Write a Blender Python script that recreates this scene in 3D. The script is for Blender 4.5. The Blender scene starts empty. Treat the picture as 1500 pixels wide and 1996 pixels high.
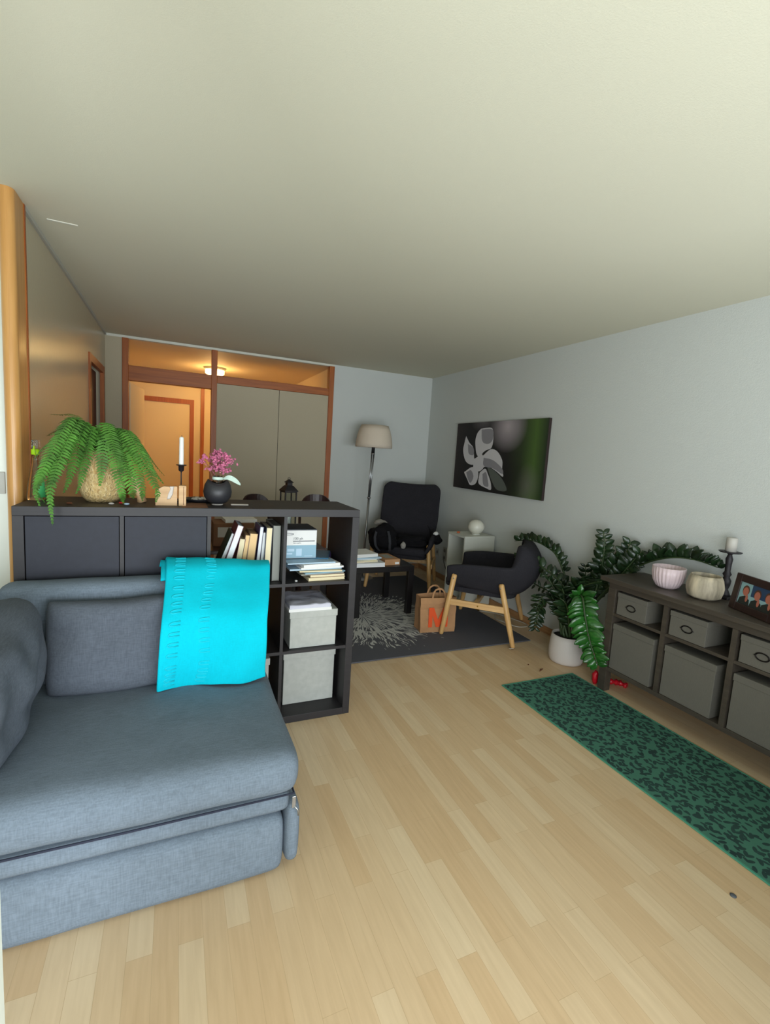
import bpy, bmesh, math, random
from mathutils import Vector, Matrix, noise
random.seed(7)
S = bpy.context.scene
COL = S.collection
R = math.radians
# ------------------------------------------------------------------ camera, light, exposure
cam_d = bpy.data.cameras.new('camera'); cam = bpy.data.objects.new('camera', cam_d); COL.objects.link(cam)
S.camera = cam
cam_d.sensor_fit = 'HORIZONTAL'; cam_d.sensor_width = 36.0; cam_d.lens = 923.48/1500*36.0
cam_d.clip_start = 0.02
def cam_axes(yaw, pitch, roll):
    y, p, r = R(yaw), R(pitch), R(roll)
    F = Vector((math.sin(y)*math.cos(p), math.cos(y)*math.cos(p), math.sin(p)))
    A = Vector((math.cos(y), -math.sin(y), 0)); U = A.cross(F)
    return math.cos(r)*A+math.sin(r)*U, -math.sin(r)*A+math.cos(r)*U, F
_r, _u, _f = cam_axes(24.034, -6.834, 3.604)
cam.matrix_world = Matrix(((_r.x, _u.x, -_f.x, -0.877), (_r.y, _u.y, -_f.y, -2.285), (_r.z, _u.z, -_f.z, 1.411), (0, 0, 0, 1)))
S.view_settings.view_transform = 'Standard'; S.view_settings.look = 'None'
S.view_settings.gamma = 1.0; S.view_settings.use_curve_mapping = False
S.view_settings.exposure = 0.0
W = bpy.data.worlds.new('sky'); S.world = W; W.use_nodes = True
W.node_tree.nodes['Background'].inputs[0].default_value = (0.72, 0.86, 1.0, 1)
W.node_tree.nodes['Background'].inputs[1].default_value = 0.5
def area(name, loc, rot, sx, sy, power, col):
    l = bpy.data.lights.new(name, 'AREA'); l.shape = 'RECTANGLE'; l.size = sx; l.size_y = sy
    l.energy = power; l.color = col
    o = bpy.data.objects.new(name, l); o.location = loc; o.rotation_euler = rot; COL.objects.link(o); return o
# daylight through the big window behind the camera
area('window_daylight', (-0.2, -3.7, 0.80), (R(91), 0, 0), 5.2, 1.6, 258, (0.90, 0.965, 1.0))
# light thrown up to the ceiling by the bright balcony floor outside
area('balcony_bounce', (-0.2, -3.0, 0.12), (R(140), 0, 0), 4.0, 0.8, 3, (1.0, 0.98, 0.86))
# ------------------------------------------------------------------ materials
def lin(c):
    return tuple(((v/255)/12.92 if v/255 <= 0.04045 else ((v/255+0.055)/1.055)**2.4) for v in c)+(1,)
def newmat(name):
    m = bpy.data.materials.new(name); m.use_nodes = True
    return m, m.node_tree.nodes, m.node_tree.links, m.node_tree.nodes['Principled BSDF']
def mat(name, rgb, rough=0.6, metal=0.0, var=0.0, scale=20.0, bump=0.0, bscale=None, trans=0.0, emit=0, spec=0.5, stretch=(1, 1, 1), alpha=1):
    m, N, L, P = newmat(name)
    P.inputs['Base Color'].default_value = lin(rgb); P.inputs['Roughness'].default_value = rough
    P.inputs['Metallic'].default_value = metal; P.inputs['Transmission Weight'].default_value = trans
    P.inputs['Specular IOR Level'].default_value = spec
    if alpha < 1: P.inputs['Alpha'].default_value = alpha
    if emit:
        P.inputs['Emission Color'].default_value = lin(rgb); P.inputs['Emission Strength'].default_value = emit
    tc = N.new('ShaderNodeTexCoord'); mp = N.new('ShaderNodeMapping'); mp.inputs['Scale'].default_value = stretch
    L.new(tc.outputs['Object'], mp.inputs['Vector'])
    if var or bump:
        nz = N.new('ShaderNodeTexNoise'); nz.inputs['Scale'].default_value = scale; nz.inputs['Detail'].default_value = 4
        L.new(mp.outputs[0], nz.inputs['Vector'])
        if var:
            rp = N.new('ShaderNodeValToRGB')
            a, b = lin([max(0, v*(1-var)) for v in rgb]), lin([min(255, v*(1+var)) for v in rgb])
            rp.color_ramp.elements[0].position = 0.3; rp.color_ramp.elements[0].color = a
            rp.color_ramp.elements[1].position = 0.7; rp.color_ramp.elements[1].color = b
            L.new(nz.outputs['Fac'], rp.inputs[0]); L.new(rp.outputs[0], P.inputs['Base Color'])
        if bump:
            n2 = N.new('ShaderNodeTexNoise'); n2.inputs['Scale'].default_value = bscale or scale; n2.inputs['Detail'].default_value = 3
            L.new(mp.outputs[0], n2.inputs['Vector'])
            bp = N.new('ShaderNodeBump'); bp.inputs['Strength'].default_value = bump; bp.inputs['Distance'].default_value = 0.01
            L.new(n2.outputs['Fac'], bp.inputs['Height']); L.new(bp.outputs[0], P.inputs['Normal'])
    return m
def math_node(N, L, op, a, b=None, c=None):
    n = N.new('ShaderNodeMath'); n.operation = op
    for i, v in enumerate((a, b, c)):
        if v is None: continue
        if isinstance(v, (int, float)): n.inputs[i].default_value = v
        else: L.new(v, n.inputs[i])
    return n.outputs[0]
def mixc(N, L, fac, a, b, blend='MIX'):
    n = N.new('ShaderNodeMix'); n.data_type = 'RGBA'; n.blend_type = blend
    if isinstance(fac, (int, float)): n.inputs[0].default_value = fac
    else: L.new(fac, n.inputs[0])
    for i, v in ((6, a), (7, b)):
        if isinstance(v, tuple): n.inputs[i].default_value = v
        else: L.new(v, n.inputs[i])
    return n.outputs[2]
def ramp(N, L, src, stops):
    r = N.new('ShaderNodeValToRGB'); e = r.color_ramp.elements
    while len(e) < len(stops): e.new(0.5)
    for el, (p, c) in zip(e, stops): el.position = p; el.color = c
    L.new(src, r.inputs[0]); return r.outputs[0]
def floor_mat():
    m, N, L, P = newmat('beech_laminate')
    tc = N.new('ShaderNodeTexCoord'); mp = N.new('ShaderNodeMapping'); mp.inputs['Rotation'].default_value = (0, 0, R(90))
    L.new(tc.outputs['Object'], mp.inputs['Vector'])
    br = N.new('ShaderNodeTexBrick'); br.offset = 0.37; br.offset_frequency = 2
    br.inputs['Color1'].default_value = lin((212, 181, 141)); br.inputs['Color2'].default_value = lin((225, 202, 167))
    br.inputs['Mortar'].default_value = lin((198, 168, 130)); br.inputs['Scale'].default_value = 1.0
    br.inputs['Mortar Size'].default_value = 0.0006; br.inputs['Brick Width'].default_value = 0.5; br.inputs['Row Height'].default_value = 0.066
    br.inputs['Bias'].default_value = -0.1
    L.new(mp.outputs[0], br.inputs['Vector'])
    mp2 = N.new('ShaderNodeMapping'); mp2.inputs['Scale'].default_value = (22, 1.6, 1); L.new(tc.outputs['Object'], mp2.inputs['Vector'])
    nz = N.new('ShaderNodeTexNoise'); nz.inputs['Scale'].default_value = 3; nz.inputs['Detail'].default_value = 6; nz.inputs['Distortion'].default_value = 0.4
    L.new(mp2.outputs[0], nz.inputs['Vector'])
    g = ramp(N, L, nz.outputs['Fac'], [(0.3, (0.93, 0.91, 0.88, 1)), (0.7, (1.03, 1.03, 1.02, 1))])
    L.new(mixc(N, L, 1.0, br.outputs['Color'], g, 'MULTIPLY'), P.inputs['Base Color'])
    P.inputs['Roughness'].default_value = 0.42; P.inputs['Specular IOR Level'].default_value = 0.4
    return m
def wood_mat(name, c1, c2, axis='z', rough=0.45):
    m, N, L, P = newmat(name)
    tc = N.new('ShaderNodeTexCoord'); mp = N.new('ShaderNodeMapping')
    mp.inputs['Scale'].default_value = {'z': (22, 22, 1.2), 'x': (1.2, 22, 22), 'y': (22, 1.2, 22)}[axis]
    L.new(tc.outputs['Object'], mp.inputs['Vector'])
    nz = N.new('ShaderNodeTexNoise'); nz.inputs['Scale'].default_value = 2.0; nz.inputs['Detail'].default_value = 6; nz.inputs['Distortion'].default_value = 0.6
    L.new(mp.outputs[0], nz.inputs['Vector'])
    L.new(ramp(N, L, nz.outputs['Fac'], [(0.3, lin(c1)), (0.7, lin(c2))]), P.inputs['Base Color'])
    P.inputs['Roughness'].default_value = rough
    return m
def fabric_mat(name, rgb, dark=0.8, light=1.2, rough=0.95, thread=260):
    m, N, L, P = newmat(name)
    tc = N.new('ShaderNodeTexCoord'); cols = []
    for st in ((1, 1, 0.12), (0.12, 1, 1)):
        mp = N.new('ShaderNodeMapping'); mp.inputs['Scale'].default_value = st; L.new(tc.outputs['Object'], mp.inputs['Vector'])
        nz = N.new('ShaderNodeTexNoise'); nz.inputs['Scale'].default_value = thread; nz.inputs['Detail'].default_value = 2
        L.new(mp.outputs[0], nz.inputs['Vector']); cols.append(nz.outputs['Fac'])
    big = N.new('ShaderNodeTexNoise'); big.inputs['Scale'].default_value = 9; L.new(tc.outputs['Object'], big.inputs['Vector'])
    f = math_node(N, L, 'ADD', math_node(N, L, 'MULTIPLY', math_node(N, L, 'ADD', cols[0], cols[1]), 0.4), math_node(N, L, 'MULTIPLY', big.outputs['Fac'], 0.2))
    L.new(ramp(N, L, f, [(0.38, lin([v*dark for v in rgb])), (0.62, lin([min(255, v*light) for v in rgb]))]), P.inputs['Base Color'])
    bp = N.new('ShaderNodeBump'); bp.inputs['Strength'].default_value = 0.15; bp.inputs['Distance'].default_value = 0.001
    L.new(f, bp.inputs['Height']); L.new(bp.outputs[0], P.inputs['Normal'])
    P.inputs['Roughness'].default_value = rough; P.inputs['Specular IOR Level'].default_value = 0.2
    P.inputs['Sheen Weight'].default_value = 0.0; P.inputs['Sheen Roughness'].default_value = 0.5
    return m
def rug_mat(cx, cy, rad):
    m, N, L, P = newmat('dark_rug_with_light_burst')
    tc = N.new('ShaderNodeTexCoord'); sp = N.new('ShaderNodeSeparateXYZ'); L.new(tc.outputs['Object'], sp.inputs[0])
    wob = N.new('ShaderNodeTexNoise'); wob.inputs['Scale'].default_value = 9; L.new(tc.outputs['Object'], wob.inputs['Vector'])
    x = math_node(N, L, 'SUBTRACT', sp.outputs[0], cx); y = math_node(N, L, 'SUBTRACT', sp.outputs[1], cy)
    r = math_node(N, L, 'SQRT', math_node(N, L, 'ADD', math_node(N, L, 'MULTIPLY', x, x), math_node(N, L, 'MULTIPLY', y, y)))
    a = math_node(N, L, 'ADD', math_node(N, L, 'ARCTAN2', y, x), math_node(N, L, 'MULTIPLY', wob.outputs['Fac'], 0.16))
    tot = None
    for k, (fa, fr, lo, hi) in enumerate(((10, 6, 0.0, 0.2), (20, 6, 0.17, 0.4), (34, 6.5, 0.36, 1.0))):
        cb = N.new('ShaderNodeCombineXYZ'); L.new(math_node(N, L, 'MULTIPLY', a, fa), cb.inputs[0]); L.new(math_node(N, L, 'MULTIPLY', r, fr), cb.inputs[1])
        nz = N.new('ShaderNodeTexNoise'); nz.inputs['Scale'].default_value = 1.25; nz.inputs['Detail'].default_value = 1; L.new(cb.outputs[0], nz.inputs['Vector'])
        on = math_node(N, L, 'GREATER_THAN', nz.outputs['Fac'], math_node(N, L, 'ADD', 0.47, math_node(N, L, 'MULTIPLY', math_node(N, L, 'POWER', math_node(N, L, 'DIVIDE', r, rad), 5), 0.22)))
        on = math_node(N, L, 'MULTIPLY', on, math_node(N, L, 'GREATER_THAN', r, lo)); on = math_node(N, L, 'MULTIPLY', on, math_node(N, L, 'LESS_THAN', r, hi))
        tot = on if tot is None else math_node(N, L, 'MAXIMUM', tot, on)
    L.new(mixc(N, L, tot, lin((92, 92, 98)), lin((196, 196, 192))), P.inputs['Base Color'])
    P.inputs['Roughness'].default_value = 1.0; P.inputs['Specular IOR Level'].default_value = 0.1
    nb = N.new('ShaderNodeTexNoise'); nb.inputs['Scale'].default_value = 220; L.new(tc.outputs['Object'], nb.inputs['Vector'])
    bp = N.new('ShaderNodeBump'); bp.inputs['Strength'].default_value = 0.5; bp.inputs['Distance'].default_value = 0.004
    L.new(nb.outputs['Fac'], bp.inputs['Height']); L.new(bp.outputs[0], P.inputs['Normal'])
    return m
def runner_mat():
    m, N, L, P = newmat('teal_runner_with_dark_leaves')
    tc = N.new('ShaderNodeTexCoord'); tot = None
    for ang, off, sx, sy, th in ((25, 0, 14, 30, 0.23), (-40, 3.3, 13, 28, 0.22), (75, 7.1, 14, 32, 0.19), (110, 11.7, 13, 30, 0.18)):
        mp = N.new('ShaderNodeMapping'); mp.inputs['Rotation'].default_value = (0, 0, R(ang)); mp.inputs['Location'].default_value = (off, off, 0)
        mp.inputs['Scale'].default_value = (sx, sy, 1); mp.vector_type = 'POINT'
        rt = N.new('ShaderNodeVectorRotate'); rt.rotation_type = 'Z_AXIS'; rt.inputs['Angle'].default_value = R(ang)
        L.new(tc.outputs['Object'], rt.inputs['Vector']); mp.inputs['Rotation'].default_value = (0, 0, 0); L.new(rt.outputs[0], mp.inputs['Vector'])
        vo = N.new('ShaderNodeTexVoronoi'); vo.inputs['Scale'].default_value = 1.0; vo.inputs['Randomness'].default_value = 0.9; vo.voronoi_dimensions = '2D'
        L.new(mp.outputs[0], vo.inputs['Vector'])
        on = math_node(N, L, 'LESS_THAN', vo.outputs['Distance'], th)
        tot = on if tot is None else math_node(N, L, 'MAXIMUM', tot, on)
    nz = N.new('ShaderNodeTexNoise'); nz.inputs['Scale'].default_value = 7; L.new(tc.outputs['Object'], nz.inputs['Vector'])
    dark = mixc(N, L, nz.outputs['Fac'], lin((40, 56, 56)), lin((56, 84, 78)))
    L.new(mixc(N, L, tot, lin((74, 122, 104)), dark), P.inputs['Base Color'])
    P.inputs['Roughness'].default_value = 0.95; P.inputs['Specular IOR Level'].default_value = 0.15
    return m
def canvas_mat():
    # blurred print behind the blossom; coordinates across the canvas in metres from its left edge
    m, N, L, P = newmat('canvas_print_dark_green')
    tc = N.new('ShaderNodeTexCoord'); sp = N.new('ShaderNodeSeparateXYZ'); L.new(tc.outputs['Object'], sp.inputs[0])
    u = math_node(N, L, 'MULTIPLY', sp.outputs[1], -1/1.42); v = math_node(N, L, 'MULTIPLY', sp.outputs[2], 1/0.7)
    base = ramp(N, L, u, [(0.0, lin((40, 28, 28))), (0.15, lin((18, 14, 16))), (0.62, lin((22, 20, 20))), (0.78, lin((44, 60, 30))), (0.9, lin((74, 104, 44))), (1.0, lin((34, 48, 30)))])
    def blob(cu, cv, ru, rv, col, amt, src):
        du = math_node(N, L, 'DIVIDE', math_node(N, L, 'SUBTRACT', u, cu), ru); dv = math_node(N, L, 'DIVIDE', math_node(N, L, 'SUBTRACT', v, cv), rv)
        d = math_node(N, L, 'SQRT', math_node(N, L, 'ADD', math_node(N, L, 'MULTIPLY', du, du), math_node(N, L, 'MULTIPLY', dv, dv)))
        f = math_node(N, L, 'MULTIPLY', math_node(N, L, 'SUBTRACT', 1.0, math_node(N, L, 'MINIMUM', d, 1.0)), amt)
        return mixc(N, L, f, src, lin(col))
    c = blob(0.62, 0.92, 0.2, 0.36, (190, 180, 186), 0.95, base)
    c = blob(0.86, 0.16, 0.12, 0.3, (120, 116, 112), 0.6, c)
    c = blob(0.62, 0.25, 0.26, 0.4, (6, 6, 6), 0.9, c)
    c = blob(0.34, 1.0, 0.16, 0.14, (110, 106, 110), 0.7, c)
    L.new(c, P.inputs['Base Color']); P.inputs['Roughness'].default_value = 0.6
    return m
def basket_mat():
    m, N, L, P = newmat('woven_seagrass')
    tc = N.new('ShaderNodeTexCoord'); mp = N.new('ShaderNodeMapping'); mp.inputs['Scale'].default_value = (1, 1, 0.5); L.new(tc.outputs['Object'], mp.inputs['Vector'])
    vo = N.new('ShaderNodeTexVoronoi'); vo.inputs['Scale'].default_value = 75; L.new(mp.outputs[0], vo.inputs['Vector'])
    n2 = N.new('ShaderNodeTexNoise'); n2.inputs['Scale'].default_value = 60; n2.inputs['Distortion'].default_value = 2; L.new(mp.outputs[0], n2.inputs['Vector'])
    L.new(mixc(N, L, vo.outputs['Distance'], ramp(N, L, n2.outputs['Fac'], [(0.35, lin((176, 136, 78))), (0.65, lin((226, 204, 154)))]), lin((205, 178, 120))), P.inputs['Base Color'])
    bp = N.new('ShaderNodeBump'); bp.inputs['Strength'].default_value = 1.0; bp.inputs['Distance'].default_value = 0.012
    L.new(n2.outputs['Fac'], bp.inputs['Height']); L.new(bp.outputs[0], P.inputs['Normal'])
    P.inputs['Roughness'].default_value = 0.9
    return m
M = {}
M['floor'] = floor_mat()
M['ceiling'] = mat('ceiling_plaster', (206, 203, 183), 0.95, bump=0.08, bscale=260)
M['wall_white'] = mat('white_wallpaper', (204, 208, 205), 0.95, bump=0.2, bscale=180)
M['wall_left'] = mat('beige_laminate_wall', (186, 176, 150), 0.26, bump=0.05, bscale=60)
M['panel'] = mat('grey_beige_door_panel', (184, 173, 148), 0.7, bump=0.15, bscale=220)
M['panel_warm'] = mat('pale_hall_panel', (226, 208, 174), 0.7)
M['orange_wood'] = wood_mat('reddish_frame_wood', (146, 74, 24), (176, 98, 34))
M['orange_wood_x'] = wood_mat('reddish_rail_wood', (146, 74, 24), (176, 98, 34), 'x')
M['honey_wood'] = wood_mat('honey_post_wood', (186, 134, 72), (204, 154, 90), 'z', 0.3)
M['leaf_door'] = mat('white_painted_door', (226, 232, 222), 0.4)
M['white_trim'] = mat('white_trim', (214, 214, 202), 0.6)
M['base_wood'] = wood_mat('baseboard_wood', (160, 116, 76), (184, 140, 96), 'y')
M['black_brown'] = wood_mat('black_brown_laminate', (31, 28, 30), (38, 35, 38), 'x', 0.55)
M['black_front'] = mat('black_brown_front', (38, 40, 50), 0.7, var=0.05, scale=40)
M['sofa'] = fabric_mat('blue_grey_sofa_linen', (104, 115, 126), 0.93, 1.08)
M['sofa_dark'] = fabric_mat('dark_grey_cushion_linen', (84, 90, 99), 0.93, 1.08)
M['seam'] = mat('dark_seam', (40, 44, 60), 0.95)
M['turquoise'] = fabric_mat('turquoise_fleece', (0, 186, 206), 0.98, 1.03)
M['turq_loop'] = mat('turquoise_loop', (4, 190, 208), 0.9)
M['box_grey'] = mat('grey_cardboard_box', (176, 178, 172), 0.75, var=0.03, scale=30)
M['box_linen'] = fabric_mat('grey_linen_box', (104, 101, 93), 0.97, 1.03, 0.9, 400)
M['dark_metal'] = mat('dark_metal', (40, 36, 34), 0.4, 0.8)
M['black'] = mat('matt_black', (20, 18, 20), 0.6)
M['rug'] = rug_mat(0.62, 1.42, 0.72)
M['rug_edge'] = mat('rug_edge', (60, 60, 64), 1.0)
M['runner'] = runner_mat()
M['runner_edge'] = mat('runner_edge', (70, 140, 114), 0.95)
M['chair_fab'] = fabric_mat('charcoal_armchair_wool', (44, 43, 48), 0.92, 1.08)
M['beech'] = wood_mat('beech_legs', (196, 150, 92), (222, 180, 120), 'z', 0.4)
M['beech_x'] = wood_mat('beech_rail', (206, 160, 104), (228, 188, 132), 'y', 0.4)
M['lack'] = mat('black_table_lacquer', (22, 19, 20), 0.35)
M['steel'] = mat('brushed_steel', (170, 172, 174), 0.3, 0.9)
M['shade'] = mat('cream_lamp_shade', (218, 204, 186), 0.9, bump=0.3, bscale=200)
M['kraft'] = mat('kraft_paper', (176, 132, 92), 0.85, var=0.05, scale=12, bump=0.4, bscale=10)
M['orange'] = mat('orange_print', (226, 84, 34), 0.8)
M['white_lac'] = mat('white_lacquer', (205, 206, 196), 0.5)
M['globe'] = mat('white_opal_glass', (220, 218, 204), 0.3)
M['paper'] = mat('white_paper', (228, 228, 226), 0.85)
M['paper_cream'] = mat('cream_pages', (226, 212, 176), 0.9, stretch=(60, 1, 60), var=0.04, scale=8)
M['paper_beige'] = mat('beige_pages', (226, 190, 140), 0.9, stretch=(60, 1, 60), var=0.04, scale=8)
M['paper_white'] = mat('white_pages', (226, 228, 230), 0.9, stretch=(60, 1, 60), var=0.03, scale=8)
M['green_cover'] = mat('green_cover', (26, 62, 48), 0.5)
M['maroon_cover'] = mat('maroon_cover', (96, 30, 52), 0.45)
M['violet_cover'] = mat('violet_cover', (70, 60, 100), 0.5)
M['tan_cover'] = mat('tan_cover', (146, 120, 100), 0.6)
M['navy_cover'] = mat('navy_cover', (30, 40, 70), 0.5)
M['grey_cover'] = mat('grey_cover', (144, 146, 138), 0.6)
M['lightblue'] = mat('light_blue_print', (136, 172, 190), 0.6)
M['blue_folder'] = mat('blue_folder', (44, 110, 146), 0.4)
M['ice_blue'] = mat('pale_blue_notebook', (176, 202, 220), 0.6)
M['lilac_cloth'] = mat('pale_lilac_cloth', (198, 198, 210), 0.8, bump=0.4, bscale=20)
M['grey_print'] = mat('grey_print', (86, 90, 96), 0.7)
M['yellow'] = mat('yellow_green_tab', (190, 186, 70), 0.6)
M['cardboard'] = mat('brown_cardboard', (122, 84, 58), 0.9, var=0.04, scale=10)
M['label'] = mat('label_paper', (190, 184, 176), 0.8)
M['zz_leaf'] = mat('glossy_dark_leaf', (26, 46, 23), 0.3, var=0.3, scale=9)
M['zz_bright'] = mat('glossy_fresh_leaf', (36, 86, 30), 0.24, var=0.25, scale=12)
M['zz_stem'] = mat('dark_green_stem', (54, 72, 40), 0.5)
M['pot_white'] = mat('matt_white_pot', (206, 198, 192), 0.6, bump=0.1, bscale=40)
M['soil'] = mat('dark_soil', (26, 20, 16), 1.0, bump=0.8, bscale=60)
M['fern'] = mat('fern_green', (74, 122, 44), 0.6, var=0.25, scale=14)
M['fern_dry'] = mat('fern_olive', (118, 122, 66), 0.7)
M['basket'] = basket_mat()
M['grey_brown'] = wood_mat('grey_brown_stain', (64, 57, 50), (76, 69, 60), 'y', 0.45)
M['bowl_pink'] = mat('pale_pink_ceramic', (214, 194, 198), 0.4)
M['bowl_stone'] = mat('mottled_stone_ceramic', (168, 157, 136), 0.6, var=0.22, scale=30, stretch=(1, 1, 0.2))
M['candle'] = mat('white_wax', (228, 230, 226), 0.4)
M['candle_grey'] = mat('pale_grey_wax', (186, 182, 174), 0.5)
M['iron'] = mat('weathered_dark_iron', (36, 32, 36), 0.5, 0.3, bump=0.2, bscale=60)
M['frame_dark'] = wood_mat('dark_brown_frame', (38, 24, 22), (50, 32, 28), 'y', 0.35)
M['dark_chair'] = mat('dark_stained_wood', (44, 22, 20), 0.35)
M['vase_black'] = mat('matt_black_ceramic', (40, 40, 44), 0.45)
M['pink'] = mat('dried_pink_flowers', (188, 104, 136), 0.85, var=0.2, scale=60)
M['twig'] = mat('dry_stem', (130, 92, 60), 0.9)
M['mint'] = mat('pale_mint_ribbon', (190, 212, 200), 0.5)
M['oak_block'] = wood_mat('pale_oak_block', (188, 150, 108), (212, 176, 132), 'x', 0.6)
M['shell'] = mat('white_shells', (200, 194, 186), 0.6)
M['red'] = mat('red_foil', (186, 16, 34), 0.35)
M['lime'] = mat('lime_plastic', (164, 214, 20), 0.4)
M['green_label'] = mat('green_bottle_label', (70, 170, 100), 0.4)
M['clear'] = mat('clear_plastic', (240, 246, 246), 0.06, trans=1.0)
M['clear'].node_tree.nodes['Principled BSDF'].inputs['IOR'].default_value = 1.2
M['glass'] = mat('window_glass', (255, 255, 255), 0.0, trans=1.0)
M['brass'] = mat('brass', (176, 140, 60), 0.3, 0.9)
M['bulb'] = mat('lit_lamp_glass', (255, 214, 140), 0.4, emit=45)
M['black_fabric'] = fabric_mat('black_nylon', (18, 17, 20), 0.9, 1.1)
M['grey_fabric'] = mat('grey_webbing', (46, 47, 52), 0.8)
M['cap_grey'] = mat('pale_grey_cloth', (150, 146, 140), 0.9)
M['cable'] = mat('white_cable', (196, 190, 176), 0.5)
M['cable_dark'] = mat('dark_cable', (60, 60, 62), 0.5)
M['bark'] = mat('dry_leaf_brown', (96, 52, 26), 0.8)
M['socket'] = mat('socket_plastic', (176, 176, 168), 0.5)
M['socket_dark'] = mat('socket_recess', (120, 116, 112), 0.6)
M['petal'] = mat('petal_white', (214, 212, 216), 0.6)
M['petal_grey'] = mat('petal_grey', (146, 144, 150), 0.6)
M['petal_dim'] = mat('petal_dim', (92, 98, 92), 0.6)
M['canvas'] = canvas_mat()
M['canvas_side'] = mat('canvas_side', (44, 30, 28), 0.7)
M['skin'] = mat('photo_skin', (176, 104, 84), 0.6); M['hair'] = mat('photo_hair', (84, 52, 36), 0.6)
M['photo_sky'] = mat('photo_sky', (140, 176, 180), 0.5); M['photo_blue'] = mat('photo_blue', (38, 64, 96), 0.5)
M['photo_dark'] = mat('photo_dark', (34, 40, 36), 0.5)
M['red_door'] = mat('dark_red_door', (70, 34, 24), 0.5)
# ------------------------------------------------------------------ builders
def link(o, parent=None):
    COL.objects.link(o)
    if parent is not None: o.parent = parent
    return o
def obj(name, bm, m, parent=None, smooth=False, loc=(0, 0, 0), mods=()):
    bmesh.ops.recalc_face_normals(bm, faces=bm.faces)
    me = bpy.data.meshes.new(name); bm.to_mesh(me); bm.free()
    for mm in (m if isinstance(m, (list, tuple)) else [m]): me.materials.append(mm)
    if smooth:
        for p in me.polygons: p.use_smooth = True
    o = bpy.data.objects.new(name, me); o.location = loc; link(o, parent)
    for f in mods: f(o)
    return o
def subsurf(n=2):
    def f(o): s = o.modifiers.new('s', 'SUBSURF'); s.levels = n; s.render_levels = n
    return f
def solid(t, off=-1):
    def f(o): s = o.modifiers.new('t', 'SOLIDIFY'); s.thickness = t; s.offset = off
    return f
def thing(name, label, cat, loc=(0, 0, 0), rotz=0, group=None):
    o = bpy.data.objects.new(name, None); o.empty_display_size = 0.05; link(o)
    o.location = loc; o.rotation_euler = (0, 0, rotz); o['label'] = label; o['category'] = cat
    if group: o['group'] = group
    return o
def tag(o, label, cat, group=None):
    o['label'] = label; o['category'] = cat
    if group: o['group'] = group
    return o
def struct(name, bm, m, parent=None, **k):
    o = obj(name, bm, m, parent, **k)
    if parent is None: o['kind'] = 'structure'
    return o
def BM(): return bmesh.new()
def box(bm, a, b, bev=0.0, rot=None, piv=None, seg=2, mi=0):
    """axis aligned box from corner a to corner b, optional bevel, rotation matrix about piv"""
    a, b = Vector(a), Vector(b)
    r = bmesh.ops.create_cube(bm, size=1.0); vs = r['verts']
    c, s = (a+b)/2, b-a
    for v in vs: v.co = Vector((v.co.x*s.x, v.co.y*s.y, v.co.z*s.z))+c
    fs = set(f for v in vs for f in v.link_faces)
    for f in fs: f.material_index = mi
    if bev > 0:
        es = list(set(e for v in vs for e in v.link_edges))
        g = bmesh.ops.bevel(bm, geom=es, offset=bev, segments=seg, affect='EDGES', profile=0.5)
        vs = list(set(v for f in g['faces'] for v in f.verts)|set(v for v in vs if v.is_valid))
        for f in g['faces']: f.material_index = mi
    if rot is not None:
        p = Vector(piv if piv is not None else c)
        for v in vs: v.co = rot@(v.co-p)+p
    return vs
def boxo(name, a, b, m, parent=None, bev=0.0, rot=None, piv=None, **k):
    bm = BM(); box(bm, a, b, bev, rot, piv); return obj(name, bm, m, parent, **k)
def lathe(bm, prof, seg=32, c=(0, 0, 0), mi=0, sx=1, sy=1, caps=True):
    rings = []
    for r, z in prof:
        rings.append([bm.verts.new((c[0]+r*sx*math.cos(2*math.pi*i/seg), c[1]+r*sy*math.sin(2*math.pi*i/seg), c[2]+z)) for i in range(seg)])
    for A, B in zip(rings, rings[1:]):
        for i in range(seg):
            f = bm.faces.new((A[i], A[(i+1) % seg], B[(i+1) % seg], B[i])); f.material_index = mi; f.smooth = True
    if caps:
        for rg in (rings[0], rings[-1]):
            f = bm.faces.new(rg); f.material_index = mi
    return rings
def tube(bm, pts, rad, seg=8, mi=0, caps=True):
    pts = [Vector(p) for p in pts]; n = len(pts)
    rads = rad if isinstance(rad, (list, tuple)) else [rad]*n
    rings = []; up = None
    for i, p in enumerate(pts):
        t = (pts[min(i+1, n-1)]-pts[max(i-1, 0)]).normalized()
        if up is None: up = t.orthogonal().normalized()
        up = (up-t*up.dot(t));
        up = up.normalized() if up.length > 1e-6 else t.orthogonal().normalized()
        s = t.cross(up)
        rings.append([bm.verts.new(p+rads[i]*(math.cos(2*math.pi*k/seg)*up+math.sin(2*math.pi*k/seg)*s)) for k in range(seg)])
    for A, B in zip(rings, rings[1:]):
        for k in range(seg):
            f = bm.faces.new((A[k], A[(k+1) % seg], B[(k+1) % seg], B[k])); f.smooth = True; f.material_index = mi
    if caps:
        for rg in (rings[0], rings[-1]):
            f = bm.faces.new(rg); f.material_index = mi
def catmull(P, n=8):
    P = [Vector(p) for p in P]; Q = [2*P[0]-P[1]]+P+[2*P[-1]-P[-2]]; out = []
    for i in range(1, len(Q)-2):
        for k in range(n):
            t = k/n; a, b, c, d = Q[i-1], Q[i], Q[i+1], Q[i+2]
            out.append(0.5*((2*b)+(-a+c)*t+(2*a-5*b+4*c-d)*t*t+(-a+3*b-3*c+d)*t**3))
    out.append(P[-1]); return out
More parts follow.
